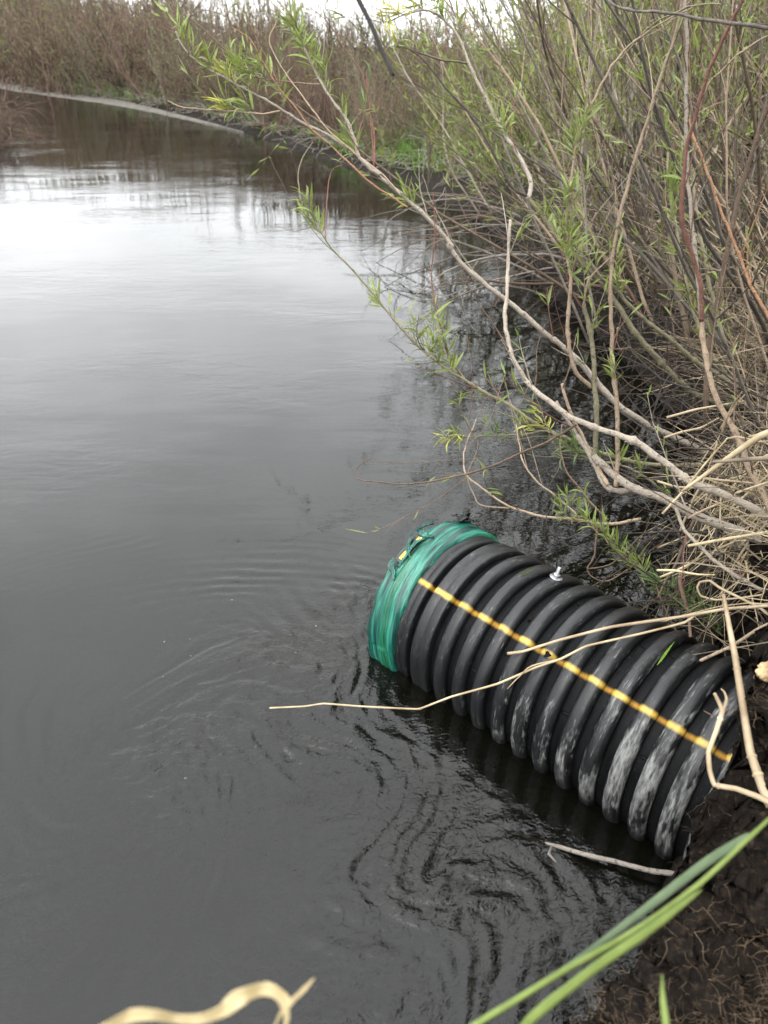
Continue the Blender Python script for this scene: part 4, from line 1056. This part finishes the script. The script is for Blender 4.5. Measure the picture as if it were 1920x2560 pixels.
# ------------------------------------------------------------------ grasses
def blades(name, m_, p, ln_, k_, L0, L1, w_, lean, label, seg_=4):
    n = len(p)
    d = np.column_stack([rs.normal(0, lean, n), rs.normal(0, lean, n), np.ones(n)]) + ln_
    P = grow_many(p, d, rs.uniform(L0, L1, n) * k_, seg_, .13, np.column_stack([rs.normal(0, .5, n), rs.normal(0, .5, n), np.full(n, -.5)]), rs)
    mb = MB(); mb.ribbons(P, (np.linspace(w_, w_ * .15, seg_ + 1)[None] * rs.uniform(.6, 1.3, n)[:, None]) * np.maximum(k_, .6)[:, None], rs.normal(size=(n, 3)), .12)
    return tag(mb.build(name, M[m_]), label, 'grass', kind='stuff')
def far_grass(n):
    u = rs.rand(n)
    S_ = np.clip(np.where(u < .45, rs.normal(31, 3.5, n), np.where(u < .8, rs.normal(4.4, 1.5, n), rs.uniform(1, 34, n))), .4, 60)
    k = np.where(S_ < 9, rs.uniform(.45, 1.5, n), rs.uniform(.35, 1.1, n))
    q = np.array([(lambda a: a[0] + a[1] * b)(along(v)) for v, b in zip(S_, k)])
    return np.column_stack([q, land(q[:, 0], q[:, 1]) - .02]), np.zeros((n, 3)), 1 + S_ / 30
blades('grass', 'grass_green', *far_grass(4600), .18, .42, .012, .25, 'patches of fresh green grass at the foot of the far scrub', 3)
def right_straw(n, lo=.10):
    y = np.where(rs.rand(n) < .75, rs.uniform(1.55, 3.9, n), rs.uniform(3.5, 7, n))
    x = np.interp(y, EDGE_Y, EDGE_X) + lo + np.abs(rs.normal(.02, .38, n))
    return np.column_stack([x, y, land(x, y)]), np.column_stack([rs.uniform(-.8, .3, n), rs.normal(-.25, .5, n), rs.uniform(-.5, 0, n)]), np.ones(n)
blades('dry_grass', 'straw', *right_straw(1000), .18, .55, .0055, .5, 'matted tan dead grass covering the right bank', 5)
blades('dry_grass', 'straw_grey', *right_straw(2200, .14), .15, .5, .005, .6, 'grey rotting grass mixed into the litter of the right bank', 5)
n = 700; x, y = rs.uniform(1.9, 3.4, n), rs.uniform(2.7, 4.6, n)
blades('dead_reed', 'straw', np.column_stack([x, y, land(x, y)]), np.column_stack([rs.normal(0, .35, n), rs.normal(0, .3, n), np.zeros(n)]), np.ones(n), .7, 1.9, .007, .3, 'pale dead reeds leaning among the willow stems at the right edge', 5)
n = 170; y = rs.uniform(1.7, 2.6, n); x = np.interp(y, EDGE_Y, EDGE_X) + rs.uniform(0, .2, n)
blades('dry_grass', 'straw', np.column_stack([x, y, rs.uniform(.28, .45, n)]), np.column_stack([rs.uniform(-.9, .1, n), rs.normal(-.3, .6, n), np.full(n, -1.9)]), np.ones(n), .2, .45, .004, .4, 'dead straw hanging down over the bank edge above the dark hollow', 5)
# dead grass lying on top of the peat shoulder
for nm_, cnt, lab in (('straw', 420, 'tan dead grass lodged on the shoulder of the peat bank'), ('straw_grey', 500, 'grey dead grass lodged on the shoulder of the peat bank')):
    x, y = rs.uniform(.9, 1.66, cnt), rs.uniform(1.25, 1.74, cnt); ok = shore(x, y) > .02; x, y = x[ok], y[ok]; n = len(x)
    pk = PEAT[np.clip(((y - .2) / .0065).astype(int), 0, PEAT.shape[0] - 1), np.clip(((x - .05) / .0065).astype(int), 0, PEAT.shape[1] - 1)]
    blades('dry_grass', nm_, pk - [0, 0, .01], np.column_stack([rs.normal(-.3, .6, n), rs.normal(-.1, .6, n), np.full(n, -.4)]), np.ones(n), .12, .4, .005, .5, lab, 5)
# fine rootlets in the torn peat
n = 60000; x, y = rs.uniform(.25, 1.15, n), rs.uniform(.4, 1.6, n)
dd = shore(x, y); ok = (dd > -.14) & (dd < .10 + .12 * (y < .8)) & ((noise2(x * 4.3, y * 4.3, 2.9) > .12 - .25 * rs.rand(n) ** 2) | ((dd < .03) & (rs.rand(n) < .4)))
x, y = x[ok], y[ok]; n = len(x)
ii = np.clip(((y - .2) / .0065).astype(int), 0, PEAT.shape[0] - 1); jj = np.clip(((x - .05) / .0065).astype(int), 0, PEAT.shape[1] - 1)
P = grow_many(PEAT[ii, jj], np.column_stack([rs.normal(-.5, .8, n), rs.normal(-.2, .8, n), rs.normal(.1, .6, n)]), rs.uniform(.012, .06, n), 5, .45, UPV * -.5, rs)
mb = MB(); mb.tubes(P, rs.uniform(.00016, .00042, n)[:, None] * np.linspace(1, .4, 6)[None], 3)
tag(mb.build('rootlets', M['root']), 'fine brown rootlets matted over the torn peat bank', 'roots', kind='stuff')

def pipe_depth(px, py, r=PIPE_R):
    """how far along the view the pipe's skin lies, so that straws can lie on it"""
    d = ray(px, py); c = CAM - PIPE_O
    if (c + d * 2)@PA > 1.2: return 9.0
    d2 = d - (d @ PA) * PA; c2 = c - (c @ PA) * PA
    A, B, C_ = d2 @ d2, 2 * d2 @ c2, c2 @ c2 - r * r
    D = B * B - 4 * A * C_
    if D < 0: return 9.0
    u = (-B - math.sqrt(D)) / 2 / A
    return u if (c + d * u) @ PA > 0 else 9.0
def stalk(name, label, pts, depths, wpx, m_, group=None, cat='stalk', sides=7, nodes=(), extra=()):
    P = np.array([at(x, y, min(d, pipe_depth(x, y, PIPE_R + .025))) for (x, y), d in zip(pts, depths)])
    root = empty(name, P[0]); tag(root, label, cat, group)
    Q = spline(P, 5); Li = np.array([np.interp(np.linspace(0, len(P) - 1, len(Q)), np.arange(len(P)), P[:, a]) for a in range(3)]).T; Q = .3 * Q + .7 * Li; _, zc = project(Q)
    R = np.interp(np.linspace(0, 1, len(Q)), np.linspace(0, 1, len(wpx)), wpx) * .5 / F * zc
    mb = MB(); mb.tube(Q, R, sides); st = mb.build('stem', M[m_], root, root.location)
    for k in nodes:
        i = int(k * (len(Q) - 2)); t_ = nrm(Q[i + 1] - Q[i])
        nb = MB(); nb.tube([Q[i] - t_ * .003, Q[i], Q[i] + t_ * .003], [R[i] * 1.02, R[i] * 1.3, R[i] * 1.02], sides); nb.build('node', M[m_], st, root.location)
    for pts2, dep2, w2_ in extra:
        P2 = spline([at(x, y, min(d, pipe_depth(x, y, PIPE_R + .025))) for (x, y), d in zip(pts2, dep2)], 4); _, z2 = project(P2)
        nb = MB(); nb.tube(P2, np.interp(np.linspace(0, 1, len(P2)), np.linspace(0, 1, len(w2_)), w2_) * .5 / F * z2, 6)
        nb.build('side_shoot', M[m_], st, root.location)
    return root
stalk('dead_grass_stalk', 'shorter straight straw stalk lying across the ribs, ending at the drilled hole', [(1960, 1512), (1818, 1522), (1710, 1541), (1531, 1567), (1403, 1599), (1307, 1629), (1269, 1634)], [1.75, 1.8, 1.85, 1.93, 1.98, 2.02, 2.04], [9, 8, 8, 8, 7, 7, 8], 'straw', nodes=(.35, .93))
stalk('dead_grass_stalk', 'long thin kinked straw stalk reaching from the pipe out over open water', [(1740, 1537), (1710, 1557), (1595, 1586), (1467, 1615), (1403, 1647), (1339, 1669), (1243, 1710), (1128, 1742), (1050, 1772), (1020, 1772), (902, 1766), (810, 1759), (760, 1766), (674, 1770)], [1.86, 1.87, 1.9, 1.93, 1.95, 1.96, 1.97, 1.97, 1.96, 1.96, 1.95, 1.94, 1.94, 1.93], [6, 6, 6, 5, 4.5, 4], 'straw', nodes=(.3, .64),
      extra=[([(1400, 1648), (1330, 1665), (1300, 1690), (1268, 1722)], [1.95, 1.95, 1.96, 1.97], [4, 4, 3, 2])])
stalk('dead_reed_stalk', 'thick upright tan reed stalk with joints standing against the pipe', [(1990, 2130), (1920, 2001), (1895, 1937), (1876, 1880), (1863, 1803), (1838, 1643), (1822, 1560), (1809, 1487)], [1.28, 1.3, 1.33, 1.36, 1.4, 1.48, 1.52, 1.56], [26, 25, 22, 20, 17, 13, 9], 'straw', nodes=(.3, .42, .72))
stalk('dead_reed_stalk', 'broken forked tan reed stalk bent sharply beside the peat', [(1950, 2020), (1895, 1992), (1840, 1972), (1786, 1962), (1774, 1925), (1771, 1880), (1790, 1828), (1806, 1778), (1797, 1755), (1786, 1733)], [1.27, 1.3, 1.33, 1.35, 1.36, 1.37, 1.38, 1.39, 1.4, 1.4], [16, 15, 14, 13, 13, 12, 13, 11, 8], 'straw', nodes=(.34, .75),
      extra=[([(1806, 1780), (1816, 1752), (1812, 1733), (1803, 1722)], [1.39, 1.39, 1.4, 1.4], [9, 8, 6, 3])])
stalk('dead_grass_stalk', 'pale straw pointing left below the trunk with a blunt end', [(1990, 1310), (1920, 1330), (1800, 1350), (1720, 1365)], [1.9, 1.92, 1.98, 2.02], [9, 8, 8, 8], 'straw')
stalk('dead_grass_stalk', 'broad cream straw crossing the pale trunks at the right edge', [(1990, 1060), (1900, 1090), (1800, 1160), (1705, 1228)], [1.85, 1.88, 1.95, 2.0], [20, 18, 13, 6], 'straw')
stalk('dead_grass_stalk', 'grey straw stub jutting left across the bank at the right edge', [(1990, 1140), (1920, 1145), (1850, 1150), (1780, 1155)], [1.8, 1.82, 1.86, 1.9], [14, 13, 11, 7], 'straw_grey')
stalk('dead_grass_stalk', 'brown straw slanting over the last ribs with a cut end', [(1960, 1545), (1900, 1570), (1830, 1615), (1750, 1652)], [1.7, 1.72, 1.78, 1.84], [9, 9, 8, 8], 'bark_tan')
stalk('dead_grass_stalk', 'tan straw hooked into a loop beside the upright reed', [(1960, 1570), (1900, 1520), (1800, 1470), (1775, 1452), (1750, 1455), (1743, 1470), (1752, 1490), (1790, 1500), (1850, 1495), (1920, 1485)], [1.85, 1.9, 1.97, 2.0, 2.02, 2.02, 2.02, 2.0, 1.95, 1.9], [8, 7, 7, 6, 5, 5, 5, 5], 'straw')
stalk('cut_stub', 'dark upright willow stub with a cut top behind the ribs', [(1726, 1590), (1722, 1540), (1712, 1500), (1700, 1460), (1701, 1430)], [2.12, 2.12, 2.12, 2.12, 2.12], [8, 8, 9, 10, 10], 'bark_brown', cat='stub')
stalk('bare_twig', 'dark jointed twig slanting down to the pipe behind the leafy sprig', [(1800, 1210), (1740, 1290), (1717, 1340), (1690, 1410), (1665, 1450), (1645, 1493)], [2.35, 2.33, 2.3, 2.27, 2.25, 2.22], [8, 8, 7, 7, 6, 5], 'bark_brown', cat='twig', nodes=(.5, .72))
for k in range(26):
    x0, y0 = rs.uniform(1640, 1940), rs.uniform(980, 1480); a_ = rs.uniform(-.2, 1.3); l_ = rs.uniform(90, 260); dp = rs.uniform(1.95, 2.7)
    xs_ = [(x0 + l_ * math.cos(a_) * u + rs.normal(0, 4), y0 - l_ * math.sin(a_) * u + rs.normal(0, 4)) for u in (0, .33, .66, 1)]
    stalk('dead_grass_stalk', 'loose bleached straw tangled on the right bank beside the willow trunks', xs_, [dp, dp - .03, dp - .05, dp - .1], [6, 6, 5, 3], 'straw', 'loose straws on the right bank')

# stick lying half in the water in front of the pipe
P0 = [onz(1740, 2192, .03), onz(1727, 2189, .03), onz(1634, 2178, .025), onz(1547, 2156, .018), onz(1469, 2137, .010), onz(1395, 2117, .002), onz(1339, 2100, -.006), onz(1250, 2068, -.014), onz(1130, 2035, -.02), onz(1010, 2022, -.02)]
sr = empty('drift_stick', P0[0]); tag(sr, 'pale grey stick lying half sunk in the water below the pipe', 'stick')
P = spline(P0, 6); P = P + .0025 * np.stack([noise3(P * 25), noise3(P * 25 + 3), .5 * noise3(P * 25 + 6)], -1)
mb = MB(); s_ = np.linspace(0, 1, len(P)); mb.tube(P, np.interp(s_, [0, .3, .6, 1], [.0066, .0060, .0048, .0026]) * (1 + .25 * noise3(P * 60)), 8)
mb.build('stem', M['bark_grey'], sr, sr.location)
mb = MB(); q = onz(1705, 2188, .03); mb.tube([q, q + np.array([-.006, -.012, 0]), q + np.array([-.008, -.022, -.006])], [.006, .006, .003], 6); mb.build('stub', M['bark_grey'], sr, sr.location)
mb = MB(); q = onz(1380, 2115, .0); mb.tube([q, q + np.array([-.012, -.022, .002]), q + np.array([.01, -.05, -.006])], [.004, .004, .002], 6); mb.build('stub', M['bark_grey'], sr, sr.location)
# small debris on the pipe
def litter(name, label, t_, dg, L, m_, dirv, kind='leaf'):
    o = bpy.data.objects.new(name, LEAF[kind][2].copy()); o.data.materials[0] = M[m_]
    p = onpipe(t_, dg, R0 + .002)
    o.matrix_local = Matrix.Translation(Vector(p)) @ basis(dirv, 1.2).to_4x4() @ Matrix.Diagonal((L, L * 1.3, L, 1))
    link(o); tag(o, label, 'leaf')
litter('fallen_leaf', 'small green leaf stuck on the third rib near the pipe top', .345, 88, .055, 'leaf_dark', -PS * .9 + PA * .2 + PU * .15)
litter('fallen_leaf', 'green leaf scrap lying between ribs near the bank', .79, 76, .075, 'reed_green', -PS * .8 + PU * .5)
litter('fallen_leaf', 'tiny brown leaf scrap on the ribs close to the peat', .93, 66, .03, 'root', PA)
for lab, t_, dg, r_ in (('dark crumb of mud caught between two ribs by the leaf scrap', .76, 74, .012), ('small dark crumb of mud near the first ribs', .45, 66, .006)):
    V = []; f = []
    me = bpy.data.meshes.new('mud_crumb')
    import bmesh
    bm = bmesh.new(); bmesh.ops.create_icosphere(bm, subdivisions=3, radius=r_)
    for v in bm.verts:
        v.co *= 1 + .6 * float(noise3(np.array(v.co) * 160 + t_ * 9))
    bm.to_mesh(me); bm.free(); me.materials.append(M['peat'])
    o = obj('mud_crumb', me); o.location = onpipe(t_, dg, R0 - .02 + r_ * .5); tag(o, lab, 'mud')
# weathered wood end sticking out of the bank
bm = bmesh.new(); bmesh.ops.create_icosphere(bm, subdivisions=4, radius=.021)
for v in bm.verts:
    q = np.array(v.co); v.co = Vector(q * np.array([1.7, .9, .75])) * (1 + .7 * float(noise3(q * 55 + 4)) + .35 * float(noise3(q * np.array([60, 190, 190]))))
me = bpy.data.meshes.new('wood_chunk'); bm.to_mesh(me); bm.free(); me.materials.append(M['stone']); me.polygons.foreach_set('use_smooth', np.ones(len(me.polygons), bool))
o = obj('wood_chunk', me); o.location = at(1922, 1680, 1.42); o.rotation_euler = (.3, .4, .6); tag(o, 'yellowish chunk of wood sticking out of the bank beside the last rib', 'wood')

# foreground blades
def blade(name, label, pts, depths, wpx, m_, side, fold=.12, cat='reed', pre=(), post=(), root=None):
    P = np.array([np.array(q) for q in pre] + [at(x, y, d) for (x, y), d in zip(pts, depths)] + [np.array(q) for q in post]); wpx = [wpx[0]] * len(pre) + list(wpx) + [wpx[-1]] * len(post)
    Q = spline(P, 8); _, zc = project(Q)
    Wd = np.interp(np.linspace(0, 1, len(Q)), np.linspace(0, 1, len(wpx)), wpx) / F * zc
    Wd = Wd * (1 + .06 * noise3(np.stack([np.arange(len(Q)) * .37, Q[:, 0] * 9, Q[:, 1] * 9], -1)))
    t_ = unit(np.gradient(Q, axis=0)); sd_ = unit(side - t_ * (t_ @ np.asarray(side, float))[:, None]); nn = np.cross(t_, sd_)
    K = 9; u = np.linspace(-.5, .5, K)
    V = Q[:, None] + sd_[:, None] * (Wd[:, None] * u[None])[..., None] + nn[:, None] * (Wd[:, None] * (fold * 2 * np.abs(u)[None]))[..., None]
    i = np.arange(len(Q) - 1)[:, None] * K; j = np.arange(K - 1)[None, :]
    me = mesh(name, V.reshape(-1, 3) - P[0], np.stack([i + j, i + j + 1, i + j + K + 1, i + j + K], -1).reshape(-1, 4), M[m_])
    a_ = me.attributes.new('across', 'FLOAT', 'POINT'); a_.data.foreach_set('value', np.tile(u + .5, len(Q)).astype(np.float32))
    o = obj(name, me); o.location = P[0]
    sm = o.modifiers.new('thickness', 'SOLIDIFY'); sm.thickness = .0004
    if root is not None:
        o.parent = root; o.location = P[0] - np.array(root.location); o['label'] = label
        return o
    return tag(o, label, cat)
def veined(name, c0, c1, cm, trans=.3, rough=.42):
    m, t = mat(name)
    ac = N(t, 'ShaderNodeAttribute', attribute_name='across').outputs['Fac']
    g = coord(t)
    wv = N(t, 'ShaderNodeMath', {0: mul(t, ac, 75.0)}, operation='SINE').outputs[0]
    n = noise(t, g, 35, 5, .6); n2 = noise(t, g, 260, 3)
    mid = mrange(t, N(t, 'ShaderNodeMath', {0: add(t, ac, -.5)}, operation='ABSOLUTE').outputs[0], .02, .09, 1, 0)
    c = ramp(t, n, [(.35, c0), (.65, c1)])
    c = mixc(t, mrange(t, wv, -1, 1, 0, .3), c, tuple(x * .6 for x in c0))
    c = mixc(t, mul(t, mid, .7), c, cm)
    c = mixc(t, mrange(t, n2, .62, .72, 0, .35), c, (.16, .11, .05))
    b = N(t, 'ShaderNodeBsdfPrincipled', {'Base Color': c, 'Roughness': rough, 'Specular IOR Level': .35})
    t.links.new(N(t, 'ShaderNodeBump', {'Height': wv, 'Distance': .0002, 'Strength': .6}).outputs[0], b.inputs['Normal'])
    tr = N(t, 'ShaderNodeBsdfTranslucent', {'Color': c})
    N(t, 'ShaderNodeOutputMaterial', {'Surface': N(t, 'ShaderNodeMixShader', {0: trans, 1: b.outputs[0], 2: tr.outputs[0]}).outputs[0]})
    M[name] = m
veined('blade_green', (.14, .20, .045), (.215, .285, .075), (.30, .32, .07))
veined('blade_grey', (.10, .15, .075), (.16, .215, .12), (.15, .20, .11))
veined('blade_dry', (.44, .35, .18), (.60, .50, .30), (.46, .34, .14), .35, .5)
VIEW_UP = np.array([0, math.sin(PITCH), math.cos(PITCH)])
reed = empty('reed_plant', (.86, .56, .40)); tag(reed, 'green reed bending across the peat in the bottom right foreground', 'reed')
blade('leaf', 'upper grey green reed leaf crossing the peat in the foreground', [(1885, 2088), (1860, 2100), (1764, 2160), (1634, 2260), (1504, 2356), (1387, 2434)], [.80, .80, .79, .78, .77, .76], [7, 25, 28, 25, 17, 3], 'blade_grey', VIEW_UP + np.array([.3, 0, 0]), .1, root=reed)
blade('stalk', 'long narrow yellow green reed leaf running from right edge to the bottom', [(2030, 1950), (1920, 2056), (1873, 2100), (1742, 2221), (1591, 2330), (1417, 2429), (1287, 2508), (1200, 2560), (1080, 2640)], [.80, .76, .75, .73, .71, .69, .67, .66, .65], [14, 15, 17, 19, 21, 22, 22, 21, 20], 'blade_green', VIEW_UP + np.array([.3, 0, 0]), .25, root=reed, pre=[(.86, .56, .40), (.84, .57, .72), (.72, .58, .93), (.56, .56, .985)])
blade('leaf', 'broad bright green reed leaf below the narrow one at the bottom', [(1755, 2225), (1730, 2245), (1634, 2321), (1504, 2412), (1390, 2500), (1321, 2560), (1260, 2640)], [.73, .725, .71, .69, .67, .66, .65], [4, 16, 29, 34, 37, 36, 28], 'blade_green', VIEW_UP + np.array([.3, 0, 0]), .1, root=reed)
blade('reed_leaf', 'short green grass blade standing before the peat at the bottom edge', [(1668, 2650), (1665, 2560), (1658, 2500), (1655, 2435)], [.64, .66, .67, .68], [20, 18, 15, 3], 'blade_green', np.array([1., 0, 0]), .1, pre=[(.24, .36, .36), (.24, .34, .62)])
blade('curled_dry_leaf', 'curled pale yellow dry leaf at the bottom edge, out of focus', [(200, 2640), (262, 2572), (320, 2540), (381, 2535), (440, 2545), (501, 2545), (562, 2520), (610, 2486), (658, 2470), (694, 2482), (716, 2512), (720, 2560), (712, 2640)], [.52, .52, .53, .53, .54, .54, .55, .55, .56, .56, .56, .55, .54], [30, 34, 34, 28, 22, 26, 40, 42, 36, 28, 32, 32, 30], 'blade_dry', VIEW_UP + np.array([.35, .2, .0]), .12, 'dry leaf', post=[(-.08, .22, .80), (-.10, .18, .55), (-.12, .12, .30)])
blade('curled_dry_leaf', 'blunt pale dry leaf tip poking up behind the curled leaf', [(690, 2560), (728, 2505), (760, 2472), (786, 2444)], [.58, .58, .585, .59], [8, 13, 14, 3], 'blade_dry', np.array([1., 0, .2]), .12, 'dry leaf', pre=[(-.13, .16, .30), (-.12, .24, .62), (-.11, .29, .86)])
# few bubbles riding the eddies
for k, (x, y) in enumerate(((411, 1605), (475, 1598), (477, 1640), (790, 1565), (408, 1693), (580, 1500))):
    p = onz(x, y); me = bpy.data.meshes.new('bubble'); bm = bmesh.new(); bmesh.ops.create_uvsphere(bm, u_segments=12, v_segments=8, radius=rnd.uniform(.0009, .0015)); bm.to_mesh(me); bm.free()
    me.materials.append(M['foam'] if 'foam' in M else M.setdefault('foam', plain('foam', (.4, .42, .42), .15)))
    o = obj('bubble', me); o.location = (p[0], p[1], .001); tag(o, 'small white bubble drifting on the eddies left of the pipe mouth', 'bubble', 'bubbles left of the pipe')
print('objects', len(bpy.data.objects), 'leaves', LEAVES, 'tris', sum(sum(len(p.vertices) - 2 for p in m.polygons) if len(m.polygons) < 1 else len(m.polygons) * 2 for m in bpy.data.meshes))
